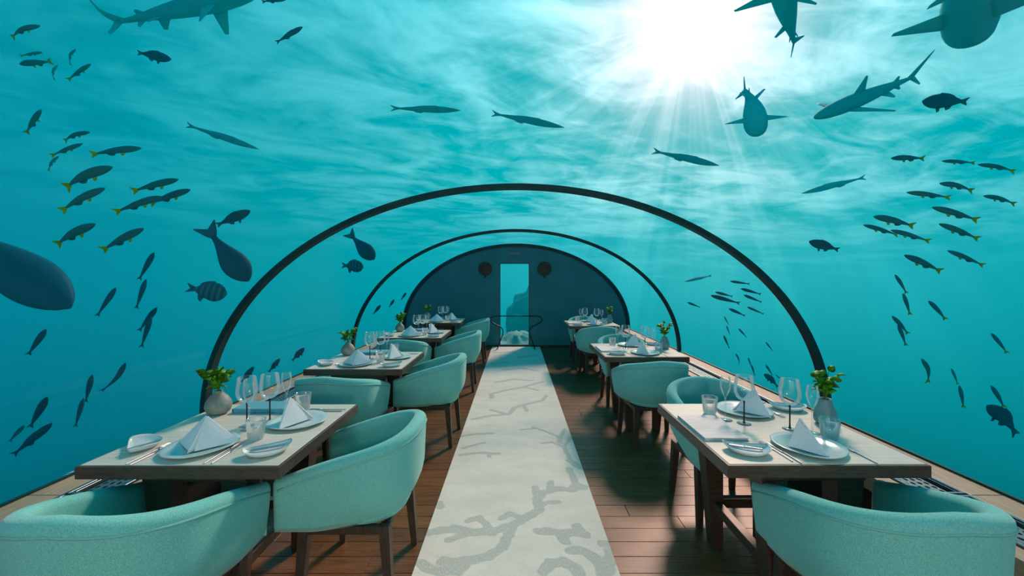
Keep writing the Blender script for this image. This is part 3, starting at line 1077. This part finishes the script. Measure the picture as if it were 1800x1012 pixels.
def lay_left(i, y0):
    w = tl_name[i]
    o = y0 - TL[0]

    def at(x, y, z=ZT):
        return (x, y + o, z)
    plateP.put(at(-1.395, 1.765), 0.2, 'round pale blue plate at the near side of the %s' % w, 'plate', 'dinner plates')
    napP.put(at(-1.39, 1.775, ZT + 0.005), 0.02, 'white pyramid napkin on the near plate of the %s' % w, 'napkin', 'pyramid napkins')
    plateP.put(at(-1.135, 2.075), 1.4, 'round pale blue plate at the aisle side of the %s' % w, 'plate', 'dinner plates')
    napSP.put(at(-1.165, 2.075, ZT + 0.005), 1.83, 'white pyramid napkin on the aisle side plate of the %s' % w, 'napkin', 'pyramid napkins')
    dishP.put(at(-1.675, 1.765), 2.3, 'small white dish at the glass side of the %s' % w, 'dish', 'side dishes', (0.72, 1.0, 1.0))
    dishP.put(at(-1.075, 1.725), 0.62, 'white side dish at the near aisle corner of the %s' % w, 'dish', 'side dishes')
    tumP.put(at(-1.215, 1.86), 0, 'clear ribbed tumbler between the two plates of the %s' % w, 'tumbler', 'tumblers')
    tumP.put(at(-1.215, 2.275), 0, 'clear ribbed tumbler at the far side of the %s' % w, 'tumbler', 'tumblers')
    wineP.put(at(-1.372, 2.03), 0, 'dark stemmed wine glass nearer the glass wall on the %s' % w, 'wine glass', 'stemware')
    wineP.put(at(-1.295, 2.095), 0, 'dark stemmed wine glass nearer the aisle on the %s' % w, 'wine glass', 'stemware')
    fluteP.put(at(-1.33, 1.985), 0, 'clear stemmed glass between dark stemmed glasses on the %s' % w, 'wine glass', 'stemware')
    fluteP.put(at(-1.268, 2.20), 0, 'clear stemmed glass beside the far tumbler on the %s' % w, 'wine glass', 'stemware')
    blueP.put(at(-1.43, 2.285), 0.0, 'blue menu book lying at the back of the %s' % w, 'book', 'menus')
    vaseP.put(at(-1.655, 2.215), 0, 'speckled stone bud vase on the %s' % w, 'vase', 'bud vases')
    plantP.put(at(-1.655, 2.215, ZT + 0.118), 0.3 + i * 1.1, 'leafy green sprig in the vase on the %s' % w, 'plant', 'green sprigs')
    if i < 2:
        butterP.put(at(-1.635, 1.75, ZT + 0.016), -0.5, 'small butter knife on the glass side dish of the %s' % w, 'knife', 'butter knives')
        butterP.put(at(-1.075, 1.735, ZT + 0.010), -1.05, 'small butter knife on the aisle corner dish of the %s' % w, 'knife', 'butter knives')
        knifeP.put(at(-1.235, 1.715), 0.03, 'steel knife right of the near plate on the %s' % w, 'knife', 'table knives')
        forkP.put(at(-1.262, 1.712), 0.0, 'steel fork right of the near plate on the %s' % w, 'fork', 'forks')
        forkP.put(at(-1.570, 1.705), 0.0, 'steel fork left of the near plate on the %s' % w, 'fork', 'forks')
        knifeP.put(at(-1.548, 1.70), 0.0, 'steel knife left of the near plate on the %s' % w, 'knife', 'table knives')
        knifeP.put(at(-1.085, 2.245), PI / 2, 'steel knife beyond the aisle side plate of the %s' % w, 'knife', 'table knives')
        forkP.put(at(-1.075, 2.275), PI / 2, 'steel fork beyond the aisle side plate of the %s' % w, 'fork', 'forks')


def lay_right(i, y0):
    w = tr_name[i]
    o = y0 - TR[0]

    def at(x, y, z=ZT):
        return (x, y + o, z)
    plateP.put(at(1.295, 1.765), 2.2, 'round pale blue plate at the near side of the %s' % w, 'plate', 'dinner plates')
    napSP.put(at(1.265, 1.765, ZT + 0.005), 2.1, 'white pyramid napkin on the near plate of the %s' % w, 'napkin', 'pyramid napkins')
    plateP.put(at(1.285, 2.245), 0.9, 'round pale blue plate at the far side of the %s' % w, 'plate', 'dinner plates')
    napSP.put(at(1.32, 2.235, ZT + 0.005), -1.5, 'white pyramid napkin on the far plate of the %s' % w, 'napkin', 'pyramid napkins', (-1, 1, 1))
    dishP.put(at(1.005, 1.735), -0.25, 'white side dish at the near aisle corner of the %s' % w, 'dish', 'side dishes')
    dishP.put(at(1.565, 2.30), -0.35, 'white side dish at the far glass side of the %s' % w, 'dish', 'side dishes')
    tumP.put(at(1.075, 2.21), 0, 'clear ribbed tumbler near the aisle on the %s' % w, 'tumbler', 'tumblers')
    tumBP.put(at(1.465, 1.86), 0, 'bluish ribbed tumbler beside the near plate on the %s' % w, 'tumbler', 'tumblers')
    fluteP.put(at(1.112, 2.115), 0, 'clear stemmed glass beside the aisle tumbler on the %s' % w, 'wine glass', 'stemware')
    wineP.put(at(1.18, 2.06), 0, 'dark stemmed wine glass nearer the aisle on the %s' % w, 'wine glass', 'stemware')
    wineP.put(at(1.365, 1.985), 0, 'dark stemmed wine glass nearer the glass wall on the %s' % w, 'wine glass', 'stemware')
    fluteP.put(at(1.44, 1.935), 0, 'clear stemmed glass beside the vase on the %s' % w, 'wine glass', 'stemware')
    paleP.put(at(0.975, 1.995), 0.0, 'pale flat menu folder at the aisle edge of the %s' % w, 'menu', 'menus')
    vaseBP.put(at(1.60, 2.06), 0, 'blue grey bud vase on the %s' % w, 'vase', 'bud vases')
    plant2P.put(at(1.60, 2.06, ZT + 0.12), 0.5 + i, 'leafy green sprig in the vase on the %s' % w, 'plant', 'green sprigs')
    if i < 2:
        butterP.put(at(1.00, 1.745, ZT + 0.010), 1.15, 'small butter knife on the aisle corner dish of the %s' % w, 'knife', 'butter knives')
        forkP.put(at(1.128, 1.73), 0.04, 'steel fork left of the near plate on the %s' % w, 'fork', 'forks')
        knifeP.put(at(1.152, 1.715), 0.04, 'steel knife left of the near plate on the %s' % w, 'knife', 'table knives')
        knifeP.put(at(1.462, 1.715), 0.0, 'steel knife right of the near plate on the %s' % w, 'knife', 'table knives')
        forkP.put(at(1.445, 2.25), PI, 'steel fork beside the far plate on the %s' % w, 'fork', 'forks')


for i, y0 in enumerate(TL):
    lay_left(i, y0)
for i, y0 in enumerate(TR):
    lay_right(i, y0)

# ------------------------------------------------------------------ end wall fittings
def disc_proto():
    root = empty('round_wall_disc')
    me = lathe('disc', [(0.0, 0.050), (0.10, 0.048), (0.128, 0.040), (0.140, 0.046), (0.150, 0.038), (0.150, 0.0), (0.0, 0.0)], 40)
    add('disc', me, M['disc'], root, rot=(PI / 2, 0, 0))
    add('pull', tube('pull', [(0, -0.02, -0.145), (0, -0.02, -0.205)], 0.011, 10), M['black'], root)
    return root


discP = Proto(disc_proto())
discP.put((-0.68, Y_END, 1.726), 0, 'dark round disc on the end wall left of the glazed doorway', 'wall disc', 'wall discs')
discP.put((0.628, Y_END, 1.726), 0, 'dark round disc on the end wall right of the glazed doorway', 'wall disc', 'wall discs')
pl = add('wall_patch', boxes('wall_patch', [((0, -0.008, 0), (0.27, 0.016, 0.075))], 0.004), M['patch'], loc=(-0.02, Y_END, 2.055))  # small raised rectangle in a dull blue-grey tone
tag(pl, 'small dull plaque on the end wall above the glazed doorway', 'patch')

# bent tube stand in front of the doorway
st = empty('tube_stand', ((DX0 + DX1) / 2 + 0.035, 8.52, 0.011))
tag(st, 'black bent tube stand in front of the glazed doorway', 'stand')
TZ = 0.695
for sx in (-1, 1):
    pts = [(sx * 0.40, 0, TZ), (sx * 0.50, 0, TZ - 0.012), (sx * 0.555, 0, TZ - 0.06), (sx * 0.535, 0, TZ - 0.12), (sx * 0.45, 0, TZ - 0.175), (sx * 0.345, 0, TZ - 0.225),
           (sx * 0.29, 0, TZ - 0.29), (sx * 0.285, 0, TZ - 0.38), (sx * 0.32, 0, TZ - 0.48), (sx * 0.365, 0, TZ - 0.60), (sx * 0.395, 0, 0.009)]
    add('leg', tube('leg', smooth_path(pts, 6), 0.011, 8), M['black'], st)
    add('foot', tube('foot', [(sx * 0.395, -0.13, 0.009), (sx * 0.395, 0.13, 0.009)], 0.009, 8), M['black'], st)
add('top_bar', tube('top_bar', [(-0.40, 0, TZ), (0.40, 0, TZ)], 0.011, 8), M['black'], st)

# ------------------------------------------------------------------ reef behind the doorway
def blob(name, rx, ry, rz, seed, n=28):
    rnd = random.Random(seed)
    ph = [(rnd.uniform(1, 6), rnd.uniform(0, 6), rnd.uniform(1, 6)) for _ in range(7)]
    rings = []
    for i in range(1, n):
        th = PI * i / n
        rg = []
        for j in range(n * 2):
            a = PI * j / n
            v = Vector((math.sin(th) * math.cos(a), math.sin(th) * math.sin(a), math.cos(th)))
            k = 1 + sum(0.07 * math.sin(p[0] * v.x * 2 + p[1]) * math.sin(p[2] * v.y * 2 + p[0]) * math.cos(p[1] * v.z * 2) for p in ph) + 0.05 * math.sin(9 * a + 5 * th) * math.sin(7 * th)
            rg.append((v.x * rx * k, v.y * ry * k, v.z * rz * k))
        rings.append(rg)
    return loft(name, rings)


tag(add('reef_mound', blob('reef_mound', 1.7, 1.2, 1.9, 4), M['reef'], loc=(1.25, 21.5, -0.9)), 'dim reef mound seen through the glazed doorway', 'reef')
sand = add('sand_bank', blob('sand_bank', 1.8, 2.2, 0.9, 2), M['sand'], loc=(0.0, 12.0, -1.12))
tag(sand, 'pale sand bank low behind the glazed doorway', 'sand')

# ------------------------------------------------------------------ fish, with reflections low on the glass modelled as solid fish
def fish_meshes(kind):
    """local: head +X, dorsal +Z, total length 1"""
    spec = {
        'snapper': dict(h=0.068, w=0.045, tail=0.078, fork=0.05, peak=0.36, body=0.86),
        'minnow': dict(h=0.074, w=0.045, tail=0.060, fork=0.05, peak=0.34, body=0.87),
        'slender': dict(h=0.046, w=0.040, tail=0.042, fork=0.05, peak=0.40, body=0.89),
        'oval': dict(h=0.135, w=0.06, tail=0.075, fork=0.05, peak=0.42, body=0.84),
        'parrot': dict(h=0.185, w=0.085, tail=0.15, fork=0.085, peak=0.36, body=0.80),
        'banded': dict(h=0.265, w=0.085, tail=0.13, fork=0.10, peak=0.38, body=0.78),
        'surgeon': dict(h=0.26, w=0.07, tail=0.15, fork=0.06, peak=0.42, body=0.82),
    }[kind]
    n, ns = 14, 18
    rings = []
    pk = spec['peak']
    for i in range(ns + 1):
        t = i / ns
        if t < pk:
            e = math.sin(PI / 2 * (t / pk)) ** (0.62 if kind != 'slender' else 0.80)
        else:
            q = (t - pk) / (1 - pk)
            e = 1 - 0.76 * q ** 1.55 if kind != 'parrot' else 1 - 0.80 * (q * q * (3 - 2 * q)) ** 0.95
        e = max(e, 0.06)
        x = 0.5 - spec['body'] * t
        ew = e if t < pk else max(0.12, e - 0.10 * (t - pk))
        zc = 0.012 * math.sin(PI * t) if kind == 'snapper' else 0
        rings.append([(x, spec['w'] * ew * math.cos(2 * PI * j / n), zc + spec['h'] * e * math.sin(2 * PI * j / n)) for j in range(n)])
    body = loft(kind + '_body', rings)

    def fin(name, outline, th=0.006):
        vs = [(x, th / 2, z) for x, z in outline] + [(x, -th / 2, z) for x, z in outline]
        k = len(outline)
        fs = [tuple(range(k)), tuple(range(2 * k - 1, k - 1, -1))] + [(i, (i + 1) % k, k + (i + 1) % k, k + i) for i in range(k)]
        return mesh(name, vs, fs, smooth=False)
    xe = 0.5 - spec['body']
    th = spec['tail']
    c = spec['h'] * 0.2
    tail = fin('tail_fin', [(xe + 0.03, c), (xe - 0.04, th * 0.55), (-0.49, th), (-0.5, th * 0.93), (-0.5 + spec['fork'], 0), (-0.5, -th * 0.93), (-0.49, -th), (xe - 0.04, -th * 0.55), (xe + 0.03, -c)])
    h = spec['h']
    dors = fin('dorsal_fin', [(0.22, h * 0.80), (0.14, h * 1.14), (-0.02, h * 1.04), (-0.14, h * 0.80), (-0.20, h * 0.55), (-0.1, h * 0.3), (0.1, h * 0.6)])
    anal = fin('anal_fin', [(-0.02, -h * 0.7), (-0.08, -h * 1.22), (-0.15, -h * 1.0), (-0.19, -h * 0.5), (-0.08, -h * 0.3)])
    pelv = fin('pelvic_fin', [(0.16, -h * 0.85), (0.10, -h * 1.50), (0.06, -h * 1.38), (0.07, -h * 0.75)])
    return body, tail, dors, anal, pelv


FISH = {}


def get_fish(kind, bend=0.0):
    key = (kind, bend)
    if key not in FISH:
        ms = fish_meshes(kind)
        if bend:
            for me in ms:
                for v in me.vertices:
                    q = max(0.0, 0.15 - v.co.x)
                    v.co.z -= bend * q * q
                    v.co.y += bend * 0.5 * q * q
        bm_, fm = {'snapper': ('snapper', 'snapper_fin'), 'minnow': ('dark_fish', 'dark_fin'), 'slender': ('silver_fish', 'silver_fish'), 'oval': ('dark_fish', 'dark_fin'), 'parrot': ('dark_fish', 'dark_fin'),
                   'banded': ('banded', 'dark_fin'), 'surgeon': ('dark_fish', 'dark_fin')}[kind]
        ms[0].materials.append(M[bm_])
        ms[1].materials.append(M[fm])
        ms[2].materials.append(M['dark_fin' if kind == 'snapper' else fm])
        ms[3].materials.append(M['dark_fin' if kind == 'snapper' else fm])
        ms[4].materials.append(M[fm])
        FISH[key] = ms
    return FISH[key]


def exit_depth(x, y):
    """depth at which the line of sight through a pixel leaves the tunnel"""
    ux, uz = (x - U0) / F, -(y - V0) / F
    a, b = A_ + 0.08, B_ + 0.08
    qa = (ux / a) ** 2 + (uz / b) ** 2
    qb = 2 * (EYE - ZC) * uz / b ** 2
    qc = ((EYE - ZC) / b) ** 2 - 1
    if qa < 1e-9:
        return 99
    d_ = (-qb + math.sqrt(qb * qb - 4 * qa * qc)) / (2 * qa)
    z = EYE + uz * d_
    if z < ZC:
        d_ = (A_ + 0.08) / max(1e-6, abs(ux))
    return d_


def frame_matrix(head, tail, up, length, thick=1.0):
    X_ = (head - tail)
    s_ = X_.length / length
    X_.normalize()
    Z_ = (up - X_ * up.dot(X_)).normalized()
    Y_ = Z_.cross(X_)
    m_ = Matrix((X_ * s_, Y_ * s_ * thick, Z_ * s_ * thick)).transposed().to_4x4()
    m_.translation = (head + tail) / 2
    return m_


frnd = random.Random(5)


def add_fish(kind, hx, hy, tx, ty, real, flip=False, bend=0.0, roll=0.0, fins=True, depth=None, name=None, thick=1.0, slant=0.12):
    L = math.hypot(hx - tx, hy - ty)
    dmin = max(exit_depth(hx, hy), exit_depth(tx, ty)) + 0.35
    d_ = depth or max(F * real / L, dmin)
    dl = frnd.uniform(-slant, slant) * L * d_ / F
    head, tail = px(hx, hy, d_ + dl), px(tx, ty, d_ - dl)
    X_ = (head - tail).normalized()
    up = X_.cross(((head + tail) / 2 - Vector((0, 0, EYE))).normalized())
    if up.z < 0:
        up = -up
    if flip:
        up = -up
    if roll:
        up = Matrix.Rotation(roll, 3, X_) @ up
    ms = get_fish(kind, bend)
    nm = name or {'snapper': 'yellowtail_fish', 'minnow': 'slim_fish', 'slender': 'barracuda', 'oval': 'reef_fish', 'parrot': 'parrotfish', 'banded': 'sergeant_fish', 'surgeon': 'surgeonfish'}[kind]
    o = add(nm, ms[0])
    o.matrix_world = frame_matrix(head, tail, up, 1.0, thick)
    add('tail_fin', ms[1], parent=o)
    if fins:
        add('dorsal_fin', ms[2], parent=o)
        add('anal_fin', ms[3], parent=o)
        if kind in ('snapper', 'oval'):
            add('pelvic_fin', ms[4], parent=o)
    return o


ORD = ['topmost', 'second from top', 'third from top', 'fourth from top', 'fifth from top', 'sixth from top', 'seventh from top', 'eighth from top', 'ninth from top', 'tenth from top', 'eleventh from top', 'twelfth from top', 'thirteenth from top', 'fourteenth from top', 'fifteenth from top', 'sixteenth from top']


def shoal(desc, where, group, lst, kind='snapper', real=0.28, **kw):
    lst = sorted(lst, key=lambda q: (q[1] + q[3]) / 2)
    for k, q in enumerate(lst):
        o = add_fish(kind, *q[:4], real, bend=q[4] if len(q) > 4 else 0.0, **kw)
        tag(o, '%s, %s %s' % (desc, ORD[k], where), 'fish', group)


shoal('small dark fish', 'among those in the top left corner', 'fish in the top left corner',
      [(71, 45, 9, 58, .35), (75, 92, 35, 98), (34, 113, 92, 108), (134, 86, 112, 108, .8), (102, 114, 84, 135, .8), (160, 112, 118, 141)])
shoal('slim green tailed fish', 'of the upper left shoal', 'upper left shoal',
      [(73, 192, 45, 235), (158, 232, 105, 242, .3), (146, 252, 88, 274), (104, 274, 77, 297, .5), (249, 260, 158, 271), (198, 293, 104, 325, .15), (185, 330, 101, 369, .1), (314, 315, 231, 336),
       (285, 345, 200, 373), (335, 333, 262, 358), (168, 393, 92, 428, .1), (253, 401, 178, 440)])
shoal('small slim fish reflection', 'of the loose shoal below the left one', 'lower left shoal',
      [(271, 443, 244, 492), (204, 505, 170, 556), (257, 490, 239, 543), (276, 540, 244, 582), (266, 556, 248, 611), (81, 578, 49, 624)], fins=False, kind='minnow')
shoal('small slim fish reflection', 'of the group above the near left table', 'fish reflections above the near left table',  # low on the glass: mirror images built as solid bodies
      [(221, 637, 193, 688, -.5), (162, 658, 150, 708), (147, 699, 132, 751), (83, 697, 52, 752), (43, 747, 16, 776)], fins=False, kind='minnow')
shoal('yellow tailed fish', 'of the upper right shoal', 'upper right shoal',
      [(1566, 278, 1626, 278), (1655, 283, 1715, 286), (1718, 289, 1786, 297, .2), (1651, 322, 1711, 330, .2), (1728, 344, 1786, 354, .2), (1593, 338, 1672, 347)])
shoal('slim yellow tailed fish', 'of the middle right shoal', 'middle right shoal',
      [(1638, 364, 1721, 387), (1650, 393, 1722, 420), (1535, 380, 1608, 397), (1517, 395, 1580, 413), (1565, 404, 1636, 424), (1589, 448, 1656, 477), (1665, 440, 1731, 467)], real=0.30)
shoal('small slim fish reflection', 'of the lower right group', 'lower right group',
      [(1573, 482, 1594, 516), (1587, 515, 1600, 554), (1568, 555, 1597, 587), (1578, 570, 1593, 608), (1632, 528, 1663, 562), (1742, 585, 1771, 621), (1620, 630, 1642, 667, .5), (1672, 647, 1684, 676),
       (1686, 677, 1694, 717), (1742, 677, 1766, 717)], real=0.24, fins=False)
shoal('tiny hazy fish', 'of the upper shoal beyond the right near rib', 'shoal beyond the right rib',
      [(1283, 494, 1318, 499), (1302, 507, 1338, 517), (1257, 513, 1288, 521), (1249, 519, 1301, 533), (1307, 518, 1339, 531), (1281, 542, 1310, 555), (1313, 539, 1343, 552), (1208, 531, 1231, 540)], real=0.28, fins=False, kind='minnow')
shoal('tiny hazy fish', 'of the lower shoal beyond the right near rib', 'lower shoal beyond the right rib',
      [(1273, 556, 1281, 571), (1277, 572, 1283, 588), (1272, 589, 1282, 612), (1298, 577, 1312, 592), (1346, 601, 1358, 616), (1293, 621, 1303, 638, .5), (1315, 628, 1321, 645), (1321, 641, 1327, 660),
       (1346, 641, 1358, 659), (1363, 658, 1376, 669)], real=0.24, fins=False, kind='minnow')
shoal('shadowy dark fish reflection', 'of the row above the second left table', 'fish reflections above the second left table',
      [(535, 611, 513, 634), (492, 630, 472, 654), (446, 644, 424, 672)], kind='oval', real=0.24)
shoal('tiny shadowy fish', 'of those beside the end wall on the left', 'fish beside the end wall',
      [(669, 536, 656, 552), (693, 526, 684, 540), (714, 514, 705, 527)], kind='oval', real=0.2, fins=False)


def one(label, kind, q, real, **kw):
    return tag(add_fish(kind, *q, real, **kw), label, 'fish')


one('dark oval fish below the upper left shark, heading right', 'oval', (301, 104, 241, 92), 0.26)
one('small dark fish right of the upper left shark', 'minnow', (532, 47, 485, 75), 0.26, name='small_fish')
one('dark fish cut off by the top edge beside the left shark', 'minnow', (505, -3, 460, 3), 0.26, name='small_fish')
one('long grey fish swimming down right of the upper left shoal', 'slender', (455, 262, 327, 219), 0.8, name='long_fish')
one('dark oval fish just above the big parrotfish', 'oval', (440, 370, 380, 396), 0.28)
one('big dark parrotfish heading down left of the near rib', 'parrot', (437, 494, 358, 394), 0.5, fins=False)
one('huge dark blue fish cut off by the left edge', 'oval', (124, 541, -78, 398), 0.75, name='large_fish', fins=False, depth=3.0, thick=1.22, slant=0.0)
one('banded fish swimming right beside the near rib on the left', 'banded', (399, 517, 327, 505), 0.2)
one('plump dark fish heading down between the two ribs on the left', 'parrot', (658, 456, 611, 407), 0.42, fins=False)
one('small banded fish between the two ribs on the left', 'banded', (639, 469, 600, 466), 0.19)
one('stout dark fish reflection with visible fins at the lower left', 'minnow', (92, 743, 22, 800), 0.36, name='stout_fish_reflection')
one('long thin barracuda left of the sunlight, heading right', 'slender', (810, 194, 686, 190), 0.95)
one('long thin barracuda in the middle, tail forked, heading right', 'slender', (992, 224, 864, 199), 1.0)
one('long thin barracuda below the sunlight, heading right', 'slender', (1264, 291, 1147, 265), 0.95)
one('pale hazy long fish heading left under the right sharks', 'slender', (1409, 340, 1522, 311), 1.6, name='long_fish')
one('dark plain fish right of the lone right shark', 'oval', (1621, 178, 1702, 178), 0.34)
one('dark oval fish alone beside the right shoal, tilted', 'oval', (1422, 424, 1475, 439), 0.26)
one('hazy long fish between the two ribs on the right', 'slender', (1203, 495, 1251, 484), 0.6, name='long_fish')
one('stout blue fish reflection near the lower right glass', 'oval', (1735, 712, 1793, 751), 0.3, bend=.4, name='stout_fish_reflection')
one('dim curved fish reflection low between the right rib and the table', 'oval', (1343, 657, 1369, 675), 0.26, bend=.4, name='stout_fish_reflection')

# ------------------------------------------------------------------ sharks
def shark_proto(bend=0.0, lift=0.0, tailcurl=0.0, taillift=0.0, pect=(0.285, 0.165, 0.115, 0.285, -0.085)):
    """local: nose +X at 0.5, tail tip near -0.5, dorsal +Z; length 1"""
    prof = [(0.50, .006, .006), (0.488, .026, .017), (0.465, .043, .028), (0.43, .056, .041), (0.38, .066, .053), (0.30, .073, .064), (0.20, .074, .069), (0.10, .068, .066), (0.0, .056, .057), (-0.10, .041, .044),
            (-0.18, .029, .032), (-0.25, .020, .022), (-0.30, .015, .017), (-0.34, .010, .015)]
    n = 18
    rings = [[(x, w * math.cos(2 * PI * j / n), h * math.sin(2 * PI * j / n) * (0.9 if math.sin(2 * PI * j / n) < 0 else 1.0)) for j in range(n)] for x, w, h in prof]
    body = loft('shark_body', rings)

    def fin(name, base0, base1, tip0, tip1, th=0.011, mid=None):
        """a tapered blade between a root chord and a tip"""
        b0, b1, t0, t1 = map(Vector, (base0, base1, tip0, tip1))
        nrm = (b1 - b0).cross(t0 - b0).normalized()
        rg = []
        for k in range(7):
            f = k / 6
            c0 = b0.lerp(t0, f)
            c1 = b1.lerp(t1, f ** 0.72)
            w = th * (1 - 0.75 * f)
            ring = []
            for q in range(10):
                a = 2 * PI * q / 10
                u_ = 0.5 - 0.5 * math.cos(a)
                ring.append(c0.lerp(c1, u_) + nrm * (w / 2 * math.sin(a)))
            rg.append(ring)
        return loft(name, rg)
    p0, p1, ptx, pty, ptz = pect
    parts = [('pectoral_fin', fin('pectoral_fin', (p0, q * 0.050, -0.028), (p1, q * 0.050, -0.028), (ptx, q * pty, ptz), (ptx - 0.02, q * (pty - 0.01), ptz + 0.002))) for q in (1, -1)] + [
             ('dorsal_fin', fin('dorsal_fin', (0.165, 0, 0.055), (0.055, 0, 0.050), (0.045, 0, 0.175), (0.030, 0, 0.165))),
             ('rear_dorsal_fin', fin('rear_dorsal_fin', (-0.17, 0, 0.024), (-0.23, 0, 0.018), (-0.225, 0, 0.060), (-0.240, 0, 0.052))),
             ('pelvic_fin', fin('pelvic_fin', (-0.06, 0.028, -0.035), (-0.13, 0.022, -0.026), (-0.125, 0.080, -0.075), (-0.145, 0.070, -0.070))),
             ('pelvic_fin', fin('pelvic_fin', (-0.06, -0.028, -0.035), (-0.13, -0.022, -0.026), (-0.125, -0.080, -0.075), (-0.145, -0.070, -0.070))),
             ('anal_fin', fin('anal_fin', (-0.18, 0, -0.022), (-0.235, 0, -0.016), (-0.235, 0, -0.058), (-0.248, 0, -0.050))),
             ('tail_fin', merge('tail_fin', [fin('u', (-0.30, 0, 0.014), (-0.355, 0, -0.006), (-0.52, 0, 0.155), (-0.515, 0, 0.140)), fin('l', (-0.31, 0, 0.0), (-0.365, 0, 0.002), (-0.405, 0, -0.085), (-0.415, 0, -0.075))]))]
    parts[-1][1].polygons.foreach_set('use_smooth', [True] * len(parts[-1][1].polygons))
    for me in [body] + [q for _, q in parts]:
        for v in me.vertices:
            q = max(0.0, 0.10 - v.co.x)
            c = bend * q * q
            c += tailcurl * max(0.0, -0.28 - v.co.x) ** 2
            v.co.y += c
            e_ = max(0.0, -0.38 - v.co.x)
            v.co.z += lift * q * q + taillift * e_ * e_
            v.co.x += taillift * 0.55 * e_ * e_
    root = add('shark', body, M['shark'])
    for nm, me in parts:
        add(nm, me, M['shark'], root)
    return root


def shark(label, head, tail, up, thick=1.0, **kw):
    o = shark_proto(**kw)
    o.matrix_world = frame_matrix(head, tail, Vector(up), 1.0, thick)
    return tag(o, label, 'shark', 'reef sharks overhead')


shark('reef shark swimming right across the top left, tail curled up', px(454, -12, 4.3), px(166, 48, 4.4), (-0.476, -0.142, 0.581), thick=0.78, tailcurl=-2.0, taillift=9.0, pect=(0.28, 0.18, 0.199, 0.14, -0.16))
shark('reef shark seen from below heading up beside the sunlight', px(1364.6, -59.5, 4.2), px(1400, 93.8, 5.57), (1.417, 1.342, 0.41), thick=0.94, pect=(0.33, 0.21, 0.317, 0.25, -0.131))
shark('reef shark coming head on below the sunlight', px(1331, 238, 4.3), px(1318, 142, 4.75), (0.30, 0.75, 0.35), thick=1.7, bend=0.2, pect=(0.33, 0.22, 0.27, 0.19, -0.01))
shark('lone reef shark with all fins spread, heading left at right', px(1431.4, 207.7, 4.1), px(1636.7, 122.3, 3.95), (-0.368, -0.369, 0.666), thick=1.04, pect=(0.285, 0.175, 0.179, 0.42, -0.037))
shark('large shark cut off by the top right corner, wide pectoral fins', px(1705, 77.6, 3.3), px(1697, -168.9, 2.04), (1.349, 0.982, 1.432), thick=1.078, pect=(0.22, 0.06, -0.031, 0.171, -0.094))

# ------------------------------------------------------------------ the water itself: a body of faintly scattering sea around the tunnel
def water_mesh():
    x0, x1, y0, y1, z0, z1 = -15, 15, -9, 24, -4, 9
    vs = [(x, y, z) for z in (z0, z1) for y in (y0, y1) for x in (x0, x1)]
    fs = [(0, 2, 3, 1), (4, 5, 7, 6), (0, 1, 5, 4), (2, 6, 7, 3), (0, 4, 6, 2), (1, 3, 7, 5)]
    ring = [(x, z) for x, z in arc(A_ + 0.075, B_ + 0.075, 64)] + [(-A_ - 0.075, -0.15), (A_ + 0.075, -0.15)]
    o = len(vs)
    n = len(ring)
    ya, yb = Y_BACK - 0.2, Y_END + 0.16
    vs += [(x, ya, z) for x, z in ring] + [(x, yb, z) for x, z in ring]
    for j in range(n):
        k = (j + 1) % n
        fs.append((o + j, o + k, o + n + k, o + n + j))
    fs.append(tuple(o + j for j in range(n - 1, -1, -1)))
    fs.append(tuple(o + n + j for j in range(n)))
    me = mesh('sea_water', vs, fs, smooth=False, fix=False)
    bm = bmesh.new()
    bm.from_mesh(me)
    bmesh.ops.recalc_face_normals(bm, faces=bm.faces)
    # the inner shell must face into the tunnel
    bm.faces.ensure_lookup_table()
    for f in bm.faces:
        c = f.calc_center_median()
        outer = abs(c.x) > 14 or c.y < -8 or c.y > 23 or c.z < -3.9 or c.z > 8.9
        ref = c - Vector((0, 3.1, 0.9))
        if not outer:
            if abs(c.y - ya) < 1e-4:
                want = Vector((0, 1, 0))
            elif abs(c.y - yb) < 1e-4:
                want = Vector((0, -1, 0))
            else:
                want = Vector((-ref.x, 0, -ref.z))
        else:
            want = Vector((0, 0, 0))
            for ax_, lo, hi in ((0, x0, x1), (1, y0, y1), (2, z0, z1)):
                if abs(c[ax_] - lo) < 1e-3:
                    want[ax_] = -1
                if abs(c[ax_] - hi) < 1e-3:
                    want[ax_] = 1
        if f.normal.dot(want) < 0:
            f.normal_flip()
    bm.to_mesh(me)
    bm.free()
    return me


wm = bpy.data.materials.new('sea_haze')
wm.use_nodes = True
nt = wm.node_tree
nt.nodes.clear()
o_ = nt.nodes.new('ShaderNodeOutputMaterial')
vsn = nt.nodes.new('ShaderNodeVolumeScatter')
vsn.inputs['Color'].default_value = (0.0, 0.86, 0.98, 1)
vsn.inputs['Density'].default_value = 0.030
vsn.inputs['Anisotropy'].default_value = 0.2
nt.links.new(vsn.outputs[0], o_.inputs['Volume'])
wo = add('sea_water', water_mesh(), wm, kind='stuff')
wo['label'] = 'hazy turquoise sea water all around the glass tunnel'
wo['category'] = 'water'
